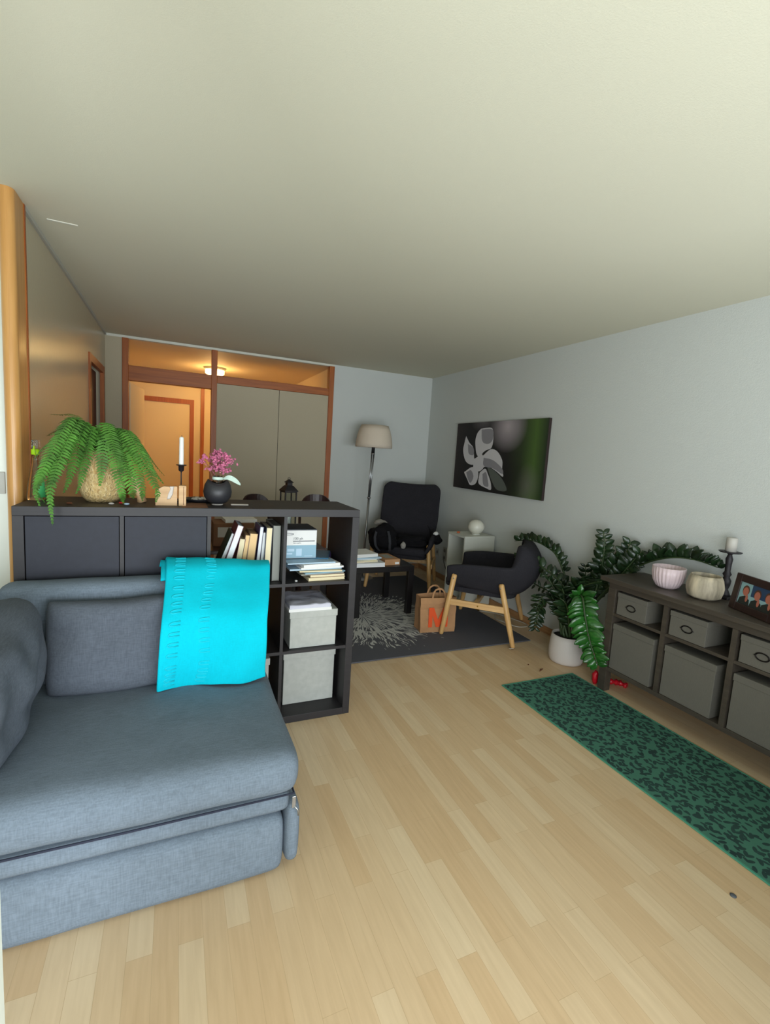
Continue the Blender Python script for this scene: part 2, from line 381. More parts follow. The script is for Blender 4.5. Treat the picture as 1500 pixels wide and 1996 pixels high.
def prism(bm, pts, h0, h1, axis='z', mi=0):
    """extruded polygon; pts are 2D, axis is the extrusion axis"""
    def co(u, v, w): return {'z': (u, v, w), 'y': (u, w, v), 'x': (w, u, v)}[axis]
    A = [bm.verts.new(co(u, v, h0)) for u, v in pts]; B = [bm.verts.new(co(u, v, h1)) for u, v in pts]
    fs = [bm.faces.new(A), bm.faces.new(B)]
    for i in range(len(pts)):
        fs.append(bm.faces.new((A[i], A[(i+1) % len(pts)], B[(i+1) % len(pts)], B[i])))
    for f in fs: f.material_index = mi
def pillow(bm, w, h, t, n=18, puff=0.45, wob=0.0, seed=0, corner=0.1):
    """puffed cushion, w along x, h along z, t along y, centred at 0"""
    grid = {}
    for side in (-1, 1):
        for i in range(n+1):
            for j in range(n+1):
                u, v = i/n*2-1, j/n*2-1
                e = max(0.0, (1-abs(u)**3.2)*(1-abs(v)**3.2))**puff
                pull = 1-corner*(abs(u)*abs(v))**3 - 0.02*(1-e)
                inw = 1-0.05*(math.cos(u*math.pi/2))*abs(v)**4
                x, z = u*w/2*pull*(1-0.04*math.cos(v*math.pi/2)*abs(u)**6), v*h/2*pull*inw
                y = side*t/2*e
                if wob:
                    y += side*wob*noise.noise(Vector((x*9+seed, z*9, seed+side)))*e
                    z += wob*0.5*noise.noise(Vector((x*6+seed, 3.3, seed)))*abs(v)
                if (side == 1) and (i in (0, n) or j in (0, n)):
                    grid[(1, i, j)] = grid[(-1, i, j)]
                else: grid[(side, i, j)] = bm.verts.new((x, y, z))
    for side in (-1, 1):
        for i in range(n):
            for j in range(n):
                q = [grid[(side, i, j)], grid[(side, i+1, j)], grid[(side, i+1, j+1)], grid[(side, i, j+1)]]
                if len(set(q)) == 4:
                    f = bm.faces.new(q); f.smooth = True
def text_part(name, s, size, m, parent, loc, rot, ext=0.0003):
    cu = bpy.data.curves.new(name, 'FONT'); cu.body = s; cu.size = size; cu.extrude = ext
    t = bpy.data.objects.new(name+'_src', cu); COL.objects.link(t)
    me = bpy.data.meshes.new_from_object(t.evaluated_get(bpy.context.evaluated_depsgraph_get()))
    bpy.data.objects.remove(t); me.materials.clear(); me.materials.append(m)
    o = bpy.data.objects.new(name, me); o.location = loc; o.rotation_euler = rot; link(o, parent); return o
def roty(a): return Matrix.Rotation(a, 3, 'Y')
def rotx(a): return Matrix.Rotation(a, 3, 'X')
def rotzm(a): return Matrix.Rotation(a, 3, 'Z')
# ------------------------------------------------------------------ room shell
H = 2.383; XR = 2.008; XL = -1.494; YB = 3.0; YF = -2.45
def sbox(name, a, b, m, **k): return struct(name, _b(a, b, k.pop('bev', 0)), m, **k)
def _b(a, b, bev=0): bm = BM(); box(bm, a, b, bev); return bm
sbox('floor', (-2.4, YF-0.2, -0.1), (XR+0.12, 5.4, 0), M['floor'])
sbox('ceiling', (-2.4, YF-0.2, H), (XR+0.12, YB+0.02, H+0.1), M['ceiling'])
sbox('wall_right', (XR, YF-0.2, 0), (XR+0.12, YB+0.1, H), M['wall_white'])
# left wall behind the post, with its door opening
bm = BM(); DL0, DL1, DLH = 2.05, 2.86, 2.02
box(bm, (XL-0.1, 0.33, 0), (XL, DL0, H)); box(bm, (XL-0.1, DL1, 0), (XL, YB+0.1, H)); box(bm, (XL-0.1, DL0, DLH), (XL, DL1, H))
struct('wall_left', bm, M['wall_left'])
bm = BM(); box(bm, (XL-0.02, DL0-0.005, 0), (XL+0.012, DL0+0.055, DLH+0.03)); box(bm, (XL-0.02, DL1-0.055, 0), (XL+0.012, DL1+0.005, DLH+0.03)); box(bm, (XL-0.02, DL0+0.055, DLH-0.03), (XL+0.012, DL1-0.055, DLH+0.03))
d1 = struct('door_1', _b((XL-0.09, DL0+0.055, 0), (XL-0.05, DL1-0.055, DLH-0.03)), M['red_door'])
struct('door_frame', bm, M['orange_wood'], parent=d1)
bm = BM(); tube(bm, [(XL-0.05, DL0+0.12, 1.05), (XL-0.005, DL0+0.12, 1.05), (XL-0.005, DL0+0.2, 1.05)], 0.008); struct('door_handle', bm, M['steel'], parent=d1)
sbox('trim_1', (XL, 0.37, H-0.02), (XL+0.012, YB, H), M['socket'])
sbox('wall_far_left', (-2.4, YF-0.2, 0), (-2.3, 0.33, H), M['wall_white'])
# rounded wooden post at the end of the left wall
prof = []
for k in range(9):
    a = R(180+90*k/8); prof.append((-1.513+0.028*math.cos(a), 0.236+0.030*math.sin(a)))
for k in range(9):
    a = R(270+90*k/8); prof.append((-1.513+0.028*math.cos(a), 0.236+0.030*math.sin(a)))
prof += [(-1.485, 0.352), (-1.541, 0.352)]
pts = []
for p in prof:
    if not pts or (abs(p[0]-pts[-1][0])+abs(p[1]-pts[-1][1])) > 1e-5: pts.append(p)
bm = BM(); prism(bm, pts, 0, H); struct('trim_2', bm, M['honey_wood'])
sbox('trim_3', (-1.492, 0.352, 0), (-1.482, 0.372, H), M['orange_wood'])
# white door left of the post
d3 = sbox('door_3', (-2.3, 0.27, 0), (-1.542, 0.31, H-0.001), M['leaf_door'])
bm = BM(); box(bm, (-1.61, 0.262, 1.14), (-1.556, 0.2695, 1.235), 0.002); struct('latch_plate', bm, M['socket'], parent=d3)
# back partition
T = M['orange_wood']
sbox('wall_back_left', (XL, YB, 0), (-1.353, YB+0.06, H-0.022), M['panel'])
sbox('wall_back', (0.747, YB, 0), (XR, YB+0.1, H), M['wall_white'])
sbox('trim_4', (XL, YB-0.004, H-0.022), (0.747, YB+0.06, H), M['white_trim'])
bm = BM()
for a, b in ((-1.353, -1.300), (-0.552, -0.498), (0.690, 0.747)): box(bm, (a, YB-0.015, 0), (b, YB+0.08, H-0.022), 0.003)
pf = struct('trim_5', bm, T)
bm = BM(); box(bm, (-1.300, YB-0.012, 1.972), (-0.552, YB+0.08, 2.112), 0.003); box(bm, (-0.498, YB-0.012, 2.036), (0.690, YB+0.08, 2.115), 0.003)
struct('trim_6', bm, M['orange_wood_x'])
for n, (a, b) in enumerate(((-1.300, -0.552), (-0.498, 0.690))):
    sbox('window_%d' % (n+1), (a, YB+0.03, 2.115), (b, YB+0.036, H-0.022), M['glass'])
for n, (a, b) in enumerate(((-0.498, 0.1385), (0.1435, 0.690))):
    d = sbox('door_%d' % (n+4), (a, YB, 0.03), (b, YB+0.03, 2.034), M['panel'])
    bm = BM(); lathe(bm, [(0.009, 0), (0.009, 0.006), (0.004, 0.008)], 12)
    struct('door_lock', bm, M['dark_metal'], parent=d).matrix_basis = Matrix.Translation((0.09 if n == 0 else 0.62, YB-0.0005, 0.72))@Matrix.Rotation(R(90), 4, 'X')
sbox('door_slit_shade', (0.1385, YB+0.012, 0.03), (0.1435, YB+0.03, 2.034), M['black'])  # black strip set in the slit between the doors as its painted shade
sbox('wall_closet_back', (-0.49, YB+0.55, 0), (0.767, YB+0.57, 2.05), M['panel_warm'])
sbox('wall_closet_side', (-0.51, YB+0.08, 0), (-0.49, YB+0.57, 2.05), M['panel_warm'])
# hall behind
sbox('wall_hall_right', (0.767, YB+0.1, 0), (0.86, 5.4, H), M['panel_warm'])
sbox('wall_hall_left', (-1.6, YB+0.06, 0), (-1.5, 5.4, H), M['panel_warm'])
sbox('wall_hall_back', (-1.5, 5.2, 0), (0.767, 5.3, H), M['panel_warm'])
sbox('ceiling_hall', (-1.6, YB+0.02, H), (0.86, 5.4, H+0.1), M['panel_warm'])
bm = BM(); box(bm, (-1.36, 5.17, 0), (-1.304, 5.2, 2.02)); box(bm, (-0.70, 5.17, 0), (-0.645, 5.2, 2.02)); box(bm, (-1.304, 5.17, 1.955), (-0.70, 5.2, 2.02))
d6 = struct('door_6', _b((-1.304, 5.185, 0.01), (-0.70, 5.2, 1.955)), M['panel_warm'])
struct('door_frame', bm, T, parent=d6)
sbox('trim_8', (-0.555, 5.16, 0), (-0.508, 5.2, H), T)
a = R(82); bm = BM(); box(bm, (0, 0, 0.01), (0.70, 0.04, 1.965)); d7 = struct('door_7', bm, M['panel_warm']); d7.location = (-1.292, 3.085, 0); d7.rotation_euler = (0, 0, R(83))
# window wall behind the camera
bm = BM(); box(bm, (-2.4, YF-0.12, 0), (-2.25, YF, H)); box(bm, (1.9, YF-0.12, 0), (XR, YF, H)); box(bm, (-2.25, YF-0.12, 2.25), (1.9, YF, H)); box(bm, (0.35, YF-0.12, 0), (1.9, YF, 0.88)); struct('wall_front', bm, M['wall_white'])
bm = BM()
for x in (-2.25, -1.17, 0.29): box(bm, (x, YF-0.09, 0.0), (x+0.06, YF-0.03, 2.25))
for x in (1.05, 1.84): box(bm, (x, YF-0.09, 0.88), (x+0.06, YF-0.03, 2.25))
box(bm, (-2.25, YF-0.09, 2.19), (1.9, YF-0.03, 2.25)); struct('window_3', bm, M['leaf_door'])
# open balcony door leaf whose edge shows at the bottom left of the picture
bd = struct('door_8', _b((-1.165, YF+0.02, 0.03), (-1.107, -1.5, 2.15), 0.004), M['leaf_door'])
# baseboards
sbox('baseboard_right', (XR-0.014, YF, 0), (XR, YB, 0.058), M['base_wood'], bev=0.003)
sbox('baseboard_back', (0.76, YB-0.014, 0), (XR-0.014, YB, 0.058), M['base_wood'], bev=0.003)
# hall lamp
hl = thing('ceiling_lamp', 'lit round ceiling lamp in the hall behind the glass above the door', 'ceiling lamp', (-0.43, 4.35, H))
bm = BM(); lathe(bm, [(0.001, -0.03), (0.12, -0.03), (0.135, -0.015), (0.135, 0.0)], 28); obj('mount', bm, M['white_trim'], hl)
bm = BM(); lathe(bm, [(0.001, -0.095), (0.09, -0.09), (0.115, -0.07), (0.115, -0.031)], 28); obj('lamp_glass', bm, M['bulb'], hl)
pl = bpy.data.lights.new('hall_lamp_light', 'POINT'); pl.energy = 7.5; pl.color = (1.0, 0.57, 0.21); pl.shadow_soft_size = 0.08
plo = bpy.data.objects.new('hall_lamp_light', pl); plo.location = (-0.43, 4.35, H-0.17); COL.objects.link(plo)
tag(boxo('plaster_strip', (-1.425, 0.466, H-0.003), (-1.305, 0.478, H), M['white_trim']), 'short thin white strip stuck on the ceiling near the wooden post', 'strip')
# ------------------------------------------------------------------ shelving unit (3 rows, 4 columns)
shelf = thing('shelving_unit', 'black-brown open cube shelving unit dividing the room behind the grey sofa', 'shelf', (0, 0, 0))
SX0, SX1, SD, SH = -1.469, 0.0, 0.39, 1.12
obj('top_board', _b((SX0, 0, SH-0.038), (SX1, SD, SH), 0.0012), M['black_brown'], shelf)
obj('bottom_board', _b((SX0+0.038, 0, 0), (SX1-0.038, SD, 0.038), 0.0012), M['black_brown'], shelf)
for xa in (SX0, SX1-0.038): obj('side_panel', _b((xa, 0, 0), (xa+0.038, SD, SH-0.038), 0.0012), M['black_brown'], shelf)
cw = (1.469-0.076-0.048)/4
cols = [SX0+0.038+i*(cw+0.016) for i in range(4)]
rows = [0.038, 0.3913, 0.7447]; rh = 0.3373
for i in range(3): obj('divider', _b((cols[i]+cw, 0.002, 0.038), (cols[i]+cw+0.016, SD-0.002, SH-0.038)), M['black_brown'], shelf)
for z in (rows[1]-0.016, rows[2]-0.016):
    for i in range(4): obj('shelf_board', _b((cols[i], 0.002, z), (cols[i]+cw, SD-0.002, z+0.016)), M['black_brown'], shelf)
for r_ in (1, 2):
    for i in (0, 1):
        d = obj('door', _b((cols[i]+0.003, 0.004, rows[r_]+0.003), (cols[i]+cw-0.003, 0.02, rows[r_]+rh-0.003), 0.001), M['black_front'], shelf)
        obj('insert_box', _b((cols[i]+0.004, 0.022, rows[r_]+0.004), (cols[i]+cw-0.004, 0.36, rows[r_]+rh-0.004)), M['black_front'], shelf)
# lidded boxes
def lidded(name, label, x0, x1, y0, y1, z0, z1, lidh, m, cat='box', group=None, handle=False):
    t = thing(name, label, cat, ((x0+x1)/2, y0, z0), 0, group)
    w = (x1-x0)/2; d = y1-y0; h = z1-z0
    obj('box_body', _b((-w+0.005, 0.005, 0), (w-0.005, d-0.005, h-0.01), 0.002), m, t)
    obj('lid', _b((-w, 0, h-lidh), (w, d, h), 0.0025), m, t)
    return t
lidded('storage_box', 'light grey lidded storage box on the middle shelf under folded white cloth', -0.340, -0.085, 0.022, 0.36, rows[1]+0.001, 0.590, 0.038, M['box_grey'], group=None)
lidded('storage_box', 'tall light grey lidded storage box in the bottom right compartment of the black shelf', -0.345, -0.055, 0.11, 0.385, rows[0]+0.001, rows[0]+0.292, 0.035, M['box_grey'])
lidded('storage_box', 'light grey lidded box in the bottom compartment half hidden behind the sofa seat', -0.70, -0.432, 0.02, 0.36, rows[0]+0.001, rows[0]+0.318, 0.035, M['box_grey'])
# folded white cloth / sheets on top of upper box
fc = thing('folded_cloth', 'crumpled pale lilac folded cloth lying on the grey box in the shelf', 'cloth', (-0.235, 0.16, 0.5905))
for k, (z0, z1, e) in enumerate(((0, 0.014, 0), (0.0145, 0.03, 0.008))):
    bm = BM(); n = 14; V = {}
    for s_ in (0, 1):
        for i in range(n+1):
            for j in range(n+1):
                u, v = i/n, j/n
                x = (u-0.5)*(0.225-e); y = (v-0.5)*(0.27-e)-0.01
                z = (z0 if s_ == 0 else z1+0.012*max(0, noise.noise(Vector((x*22, y*17, k*7.3))))*(1 if k else 0.0))
                x += 0.006*noise.noise(Vector((y*20, k, 1.0))); 
                V[s_, i, j] = bm.verts.new((x, y, z))
    for s_ in (0, 1):
        for i in range(n):
            for j in range(n): bm.faces.new((V[s_, i, j], V[s_, i+1, j], V[s_, i+1, j+1], V[s_, i, j+1])).smooth = True
    edge = [(i, 0) for i in range(n)]+[(n, j) for j in range(n)]+[(i, n) for i in range(n, 0, -1)]+[(0, j) for j in range(n, 0, -1)]
    for q in range(len(edge)):
        a_, b_ = edge[q], edge[(q+1) % len(edge)]
        bm.faces.new((V[0, a_[0], a_[1]], V[0, b_[0], b_[1]], V[1, b_[0], b_[1]], V[1, a_[0], a_[1]]))
    obj('fold', bm, M['lilac_cloth'] if k else M['paper'], fc)
# books in the third column, page edges to the front
def book(label, xr, th, h, tilt, cover, pages, depth=0.16, y0=0.05, name='book', half=None):
    t = thing(name, label, 'book', (xr, y0, rows[2]+0.0005), 0, 'books standing in the shelf')
    Rm = roty(R(tilt))
    c = 0.0018
    bm = BM()
    box(bm, (-th, 0, 0), (-th+c, depth, h), rot=Rm, piv=(0, 0, 0)); box(bm, (-c, 0, 0), (0, depth, h), rot=Rm, piv=(0, 0, 0)); box(bm, (-th, depth-c, 0), (0, depth, h), rot=Rm, piv=(0, 0, 0))
    obj('cover', bm, cover, t)
    bm = BM(); box(bm, (-th+c+0.0002, 0.002, 0.002), (-c-0.0002, depth-c-0.0005, h-0.002), rot=Rm, piv=(0, 0, 0)); obj('pages', bm, pages, t)
    return t
book('dark green book leaning furthest left in the row, white pages showing', -0.706, 0.018, 0.262, 21, M['green_cover'], M['paper_white'])
bk = book('maroon hardcover leaning over the green book', -0.668, 0.028, 0.300, 17.6, M['maroon_cover'], M['paper_white'], y0=0.025)
book('small red-topped book with cream pages beside the maroon hardcover', -0.598, 0.028, 0.222, 9, M['maroon_cover'], M['paper_cream'])
book('narrow tan paperback with orange-beige page edges', -0.573, 0.021, 0.240, 7, M['tan_cover'], M['paper_beige'])
book('thick tan paperback with beige page edges, widest of the leaning row', -0.532, 0.037, 0.246, 6, M['tan_cover'], M['paper_beige'])
book('thin grey-covered white book, tallest between the tan paperback and the navy one', -0.503, 0.018, 0.280, 5, M['violet_cover'], M['paper_white'])
book('white-paged book with grey cover left of the tall cream one', -0.482, 0.017, 0.252, 4, M['grey_cover'], M['paper_white'])
book('tall upright book with cream page edges and navy cover', -0.449, 0.030, 0.278, 2, M['navy_cover'], M['paper_cream'], depth=0.2, y0=0.03)
book('tall grey ring binder at the right end of the row of books', -0.3945, 0.036, 0.285, 0, M['grey_cover'], M['grey_cover'], depth=0.22, y0=0.06, name='ring_binder')
# stack in the fourth column
def slab(name, label, cat, cx, cy, w, d, z0, h, rot, m, group=None, pages=None, bend=0.0):
    t = thing(name, label, cat, (cx, cy, z0), R(rot), group)
    if pages is None:
        obj('sheet_stack', _b((-w/2, -d/2, 0), (w/2, d/2, h), min(0.001, h*0.2)), m, t)
    else:
        obj('cover', _b((-w/2, -d/2, 0), (w/2, d/2, h*0.12)), m, t)
        obj('pages', _b((-w/2+0.002, -d/2+0.002, h*0.12+0.0001), (w/2-0.002, d/2-0.002, h*0.88)), pages, t)
        obj('cover', _b((-w/2, -d/2, h*0.88+0.0001), (w/2, d/2, h)), m, t)
    return t
z = rows[2]+0.0005
G = 'papers and books stacked in the shelf'
slab('paperback', 'cream paperback at the very bottom of the paper stack', 'book', -0.158, 0.17, 0.20, 0.28, z, 0.016, 3, M['paper_cream'], G, M['paper_cream']); z += 0.0165
slab('paperback', 'cream paperback second from the bottom of the paper stack', 'book', -0.150, 0.16, 0.19, 0.25, z, 0.014, 2, M['tan_cover'], G, M['paper_cream']); z += 0.0145
slab('magazine', 'grey printed magazine on top of the cream paperbacks', 'magazine', -0.185, 0.185, 0.235, 0.30, z, 0.006, 5, M['grey_cover'], G); z += 0.0065
slab('magazine', 'teal-edged magazine poking out under the pale notebooks', 'magazine', -0.175, 0.18, 0.225, 0.29, z, 0.006, 7, M['lightblue'], G); z += 0.0065
slab('magazine', 'cream magazine with worn corner under the blue notebook', 'magazine', -0.175, 0.175, 0.225, 0.28, z, 0.007, -3, M['paper_cream'], G); z += 0.0075
slab('notebook', 'pale blue notebook spread to the left of the stack', 'notebook', -0.208, 0.195, 0.28, 0.28, z, 0.008, 2, M['ice_blue'], G); z += 0.0085
slab('paper_pile', 'loose white sheets with a turned-up corner', 'paper', -0.185, 0.18, 0.235, 0.28, z, 0.01, 5, M['paper'], G); z += 0.0105
slab('paper_pad', 'thick bright white paper pad slanting across the stack', 'paper', -0.195, 0.165, 0.205, 0.26, z, 0.016, 8, M['paper'], G); z += 0.0165
slab('folder', 'turquoise-edged pale folder under the white archive box', 'folder', -0.235, 0.2, 0.255, 0.31, z, 0.006, 2, M['ice_blue'], G); z += 0.0065
slab('folder', 'blue cardboard folder showing behind the white archive box', 'folder', -0.18, 0.235, 0.19, 0.20, z, 0.006, -20, M['blue_folder'], G)
zb = z+0.0065
pb = thing('archive_box', 'white and light blue photo box with grey printing on the paper stack', 'box', (-0.276, 0.13, zb))
obj('box_body', _b((-0.088, 0, 0), (0.088, 0.2, 0.147), 0.001), M['paper'], pb)
obj('lid_band', _b((-0.0885, -0.0006, 0.1475), (0.0885, 0.2005, 0.152), 0.0004), M['grey_print'], pb)
obj('blue_panel', _b((-0.0875, -0.0012, 0.002), (0.0875, -0.0002, 0.068)), M['lightblue'], pb)
obj('printed_line', _b((-0.038, -0.0012, 0.088), (0.078, -0.0002, 0.0925)), M['grey_print'], pb)
text_part('printed_number', '100 ph', 0.019, M['grey_print'], pb, (-0.038, -0.0008, 0.0975), (R(90), 0, 0))
text_part('printed_words', 'data supplies', 0.008, M['grey_print'], pb, (-0.036, -0.0008, 0.078), (R(90), 0, 0))
bm = BM(); ring = [(-0.062+0.026*math.cos(2*math.pi*k/24), -0.0015, 0.128+0.005*math.sin(2*math.pi*k/24)) for k in range(25)]
tube(bm, ring, 0.0011, 6, caps=False); obj('printed_ring', bm, M['grey_print'], pb)
for (a_, b_, c_, d_) in ((-0.07, -0.04, 0.02, 0.028), (-0.066, -0.03, 0.036, 0.05), (-0.02, 0.01, 0.012, 0.05), (0.025, 0.068, 0.008, 0.012), (-0.085, -0.07, 0.052, 0.06)):
    obj('printed_shape', _b((a_, -0.0018, c_), (b_, -0.0013, d_)), M['ice_blue'], pb)
tag(boxo('eraser', (-0.318, 0.03, rows[2]+0.0005), (-0.306, 0.045, rows[2]+0.007), M['paper'], bev=0.002), 'tiny white eraser on the shelf board before the paper stack', 'eraser')
bm = BM(); pillow(bm, 0.07, 0.09, 0.06, 8, 0.5, 0.01, 4); 
o = obj('fabric_pouch', bm, M['violet_cover'], loc=(-0.073, 0.33, rows[2]+0.05), smooth=True); tag(o, 'small violet-blue pouch in the shadow right of the paper stack', 'pouch')
# ------------------------------------------------------------------ objects on top of the shelf
# spray bottle
sb = thing('spray_bottle', 'clear plastic spray bottle with lime green collar beside the wooden post', 'bottle', (-1.438, 0.235, SH+0.0005))
bm = BM(); lathe(bm, [(0.001, 0), (0.034, 0), (0.036, 0.01), (0.030, 0.07), (0.020, 0.13), (0.012, 0.18), (0.012, 0.196)], 24); obj('bottle_body', bm, M['clear'], sb, mods=())
bm = BM(); lathe(bm, [(0.0145, 0.197), (0.016, 0.200), (0.016, 0.218), (0.013, 0.222)], 20); obj('collar', bm, M['lime'], sb)
bm = BM(); box(bm, (-0.014, -0.012, 0.2225), (0.014, 0.03, 0.262), 0.006); tube(bm, [(0, -0.012, 0.245), (0, -0.035, 0.247)], 0.006); obj('spray_head', bm, M['clear'], sb)
bm = BM(); tube(bm, catmull([(0, -0.022, 0.235), (0.002, -0.028, 0.215), (0.004, -0.020, 0.195)], 5), 0.003); obj('trigger', bm, M['lime'], sb)
bm = BM(); lathe(bm, [(0.0362, 0.012), (0.0325, 0.055), (0.030, 0.09)], 24, caps=False)
for f in [f for f in bm.faces if f.calc_center_median().x < 0.008]: bm.faces.remove(f)
obj('bottle_label', bm, M['green_label'], sb, mods=(solid(0.0006, 1),))
# fern in a basket
fern = thing('potted_fern', 'lush green sword fern in a woven seagrass basket on the shelf', 'plant', (-1.185, 0.22, SH+0.0005))
bm = BM(); lathe(bm, [(0.002, 0.0), (0.06, 0.0), (0.078, 0.02), (0.094, 0.07), (0.098, 0.12), (0.090, 0.18), (0.074, 0.222), (0.070, 0.232), (0.062, 0.225), (0.062, 0.20), (0.002, 0.20)], 40)
for v in bm.verts:
    a_ = math.atan2(v.co.y, v.co.x); r_ = math.hypot(v.co.x, v.co.y)
    if 0.005 < v.co.z < 0.23 and r_ > 0.065:
        k = 1+0.022*math.sin(a_*10+v.co.z*70)
        v.co.x *= k; v.co.y *= k
obj('basket', bm, M['basket'], fern)
bm = BM(); lathe(bm, [(0.001, 0.207), (0.060, 0.205), (0.061, 0.200)], 20); obj('soil', bm, M['soil'], fern)
def frond(parent, tip, base=(0, 0, 0.205), rise=0.14, lw=0.03, m=M['fern'], droop=0.0, side=0.0):
    b = Vector(base); t = Vector(tip)-Vector((-1.185, 0.22, SH))
    mid = b.lerp(t, 0.5); mid.z = max(b.z, t.z)+rise*1.15
    mid2 = b.lerp(t, 0.84); mid2.z = max(mid2.z, t.z+0.62*rise+droop)
    if t.z < 0.03: mid2 = Vector((t.x, min(t.y, -0.27), 0.10))
    P = catmull([b, b.lerp(mid, 0.55)+Vector((0, 0, rise*0.22)), mid, mid2, t], 9)
    bm = BM(); n = len(P)
    tube(bm, P, [0.0016*(1-0.6*i/n) for i in range(n)], 5)
    L = sum((P[i+1]-P[i]).length for i in range(n-1)); step = 0.0135; s = 0.0; acc = 0; i = 0
    d = step*4
    while d < L:
        while i < n-2 and acc+(P[i+1]-P[i]).length < d: acc += (P[i+1]-P[i]).length; i += 1
        seg = (P[i+1]-P[i]); T_ = seg.normalized(); p = P[i]+T_*(d-acc)
        sd = T_.cross(Vector((0, 0, 1)));
        hp = Vector((tip[0]+1.185, tip[1]-0.22, 0)).cross(Vector((0, 0, 1)))
        if sd.length < 0.3 or sd.dot(hp) < 0: sd = hp
        sd.normalize(); nn = sd.cross(T_).normalized()
        if nn.z < 0 and abs(T_.z) < 0.7: nn = -nn
        u = d/L; ln = lw*1.12*min(1, 0.35+u*3.0)*min(1, (1-u)*2.3+0.12)
        for sg in (-1, 1):
            jit = random.uniform(-0.12, 0.12)
            dv = (sd*sg+T_*(0.28+jit)-Vector((0, 0, 0.18+random.uniform(0, .12)))).normalized()
            w = T_*0.0054
            a0 = p-w*0.8; a1 = p+w*0.8; m0 = p+dv*ln*0.55-w; m1 = p+dv*ln*0.55+w; tp = p+dv*ln+T_*0.002
            up = nn*ln*0.06
            vs = [bm.verts.new(q) for q in (a0, a1, m1+up, tp, m0+up)]
            bm.faces.new(vs)
        d += step
    return obj('frond', bm, m, parent)
tips = [(-1.322, -0.06, 1.052, .12), (-1.405, 0.04, 1.17, .12), (-1.42, 0.12, 1.30, .10), (-1.385, 0.05, 1.24, .13), (-1.37, -0.03, 1.125, .13), (-0.925, 0.16, 1.25, .08), (-1.10, 0.38, 1.38, .05), (-1.43, 0.40, 1.40, .04), (-1.40, 0.34, 1.50, .0), (-1.15, 0.38, 1.42, .02), (-1.047, 0.08, 1.15, .10),
        (-0.955, 0.02, 1.14, .10), (-1.01, 0.05, 1.145, .10), (-1.085, 0.06, 1.13, .12), (-1.262, 0.06, 1.165, .10), (-1.176, 0.07, 1.20, .09), (-1.300, 0.02, 1.17, .11), (-0.969, 0.15, 1.25, .07), (-1.02, 0.24, 1.34, .06),
        (-1.37, 0.05, 1.13, .11), (-1.345, 0.10, 1.22, .09), (-1.23, 0.48, 1.30, .09), (-1.03, 0.42, 1.25, .09), (-1.26, 0.10, 1.28, .09), (-1.33, 0.16, 1.30, .12), (-1.06, 0.14, 1.22, .11), (-1.38, 0.36, 1.28, .08), (-0.925, 0.05, 1.22, .10), (-1.33, 0.03, 1.10, .10), (-1.10, 0.10, 1.28, .11)]
for k, (x, y, z_, rs) in enumerate(tips):
    a_ = random.uniform(0, 6.28); frond(fern, (x, y, z_), (0.03*math.cos(a_), 0.03*math.sin(a_), 0.205), rs, random.uniform(0.034, 0.043), M['fern_dry'] if y > 0.32 and x < -1.36 else M['fern'])
# wooden house and letter blocks
def arch_block(label, x0, x1, y, h, dy=0.03):
    w = x1-x0; t = thing('wooden_block', label, 'decoration', ((x0+x1)/2, y, SH+0.0005), 0, None)
    pts = [(-w/2, 0), (w/2, 0), (w/2, h)]
    for k in range(9): a_ = R(-20+k*27); pts.append((0.0+w*0.28*math.cos(a_), h*0.72+h*0.22*math.sin(a_))) if False else None
    pts += [(w*0.2, h), (w*0.05, h*0.72), (-w*0.12, h*0.95), (-w/2, h*0.98)]
    bm = BM(); prism(bm, pts, -dy/2, dy/2, 'y'); obj('block', bm, M['oak_block'], t); return t
t = thing('wooden_block', 'pale oak block with curved white cut-out standing at the shelf edge', 'decoration', (-0.905, 0.10, SH+0.0005))
bm = BM(); pts = [(-0.055, 0), (0.035, 0), (0.035, 0.088), (0.022, 0.088), (0.016, 0.05), (0.006, 0.030), (-0.008, 0.028), (-0.004, 0.05), (0.006, 0.075), (0.002, 0.086), (-0.02, 0.088), (-0.04, 0.078), (-0.055, 0.055)]
prism(bm, pts, -0.02, 0.02, 'y'); obj('block', bm, M['oak_block'], t)
bm = BM(); pts = [(0.021, 0.087), (0.0155, 0.050), (0.0055, 0.0305), (-0.0075, 0.0285), (-0.0035, 0.05), (0.0065, 0.075), (0.0025, 0.086)]
prism(bm, pts, -0.012, 0.012, 'y'); obj('white_inlay', bm, M['shell'], t)
t = thing('wooden_block', 'narrow upright oak block right of the curved one, beside the flower vase', 'decoration', (-0.848, 0.085, SH+0.0005))
bm = BM(); box(bm, (-0.016, -0.02, 0), (0.016, 0.02, 0.094), 0.003); obj('block', bm, M['oak_block'], t)
obj('groove', _b((0.004, -0.021, 0.006), (0.006, -0.0201, 0.09)), M['bark'], t)
t = thing('driftwood_piece', 'knobbly pale driftwood piece behind the hanging fern fronds', 'decoration', (-1.04, 0.2, SH+0.0005))
bm = BM(); tube(bm, [(0.02, 0, 0), (0.012, 0, 0.03), (-0.008, 0.0, 0.07), (-0.012, 0, 0.11), (-0.03, 0, 0.135)], [0.022, 0.017, 0.014, 0.017, 0.010], 9); tube(bm, [(-0.008, 0, 0.07), (0.02, 0.01, 0.11)], [0.012, 0.009], 8); obj('wood', bm, M['oak_block'], t)
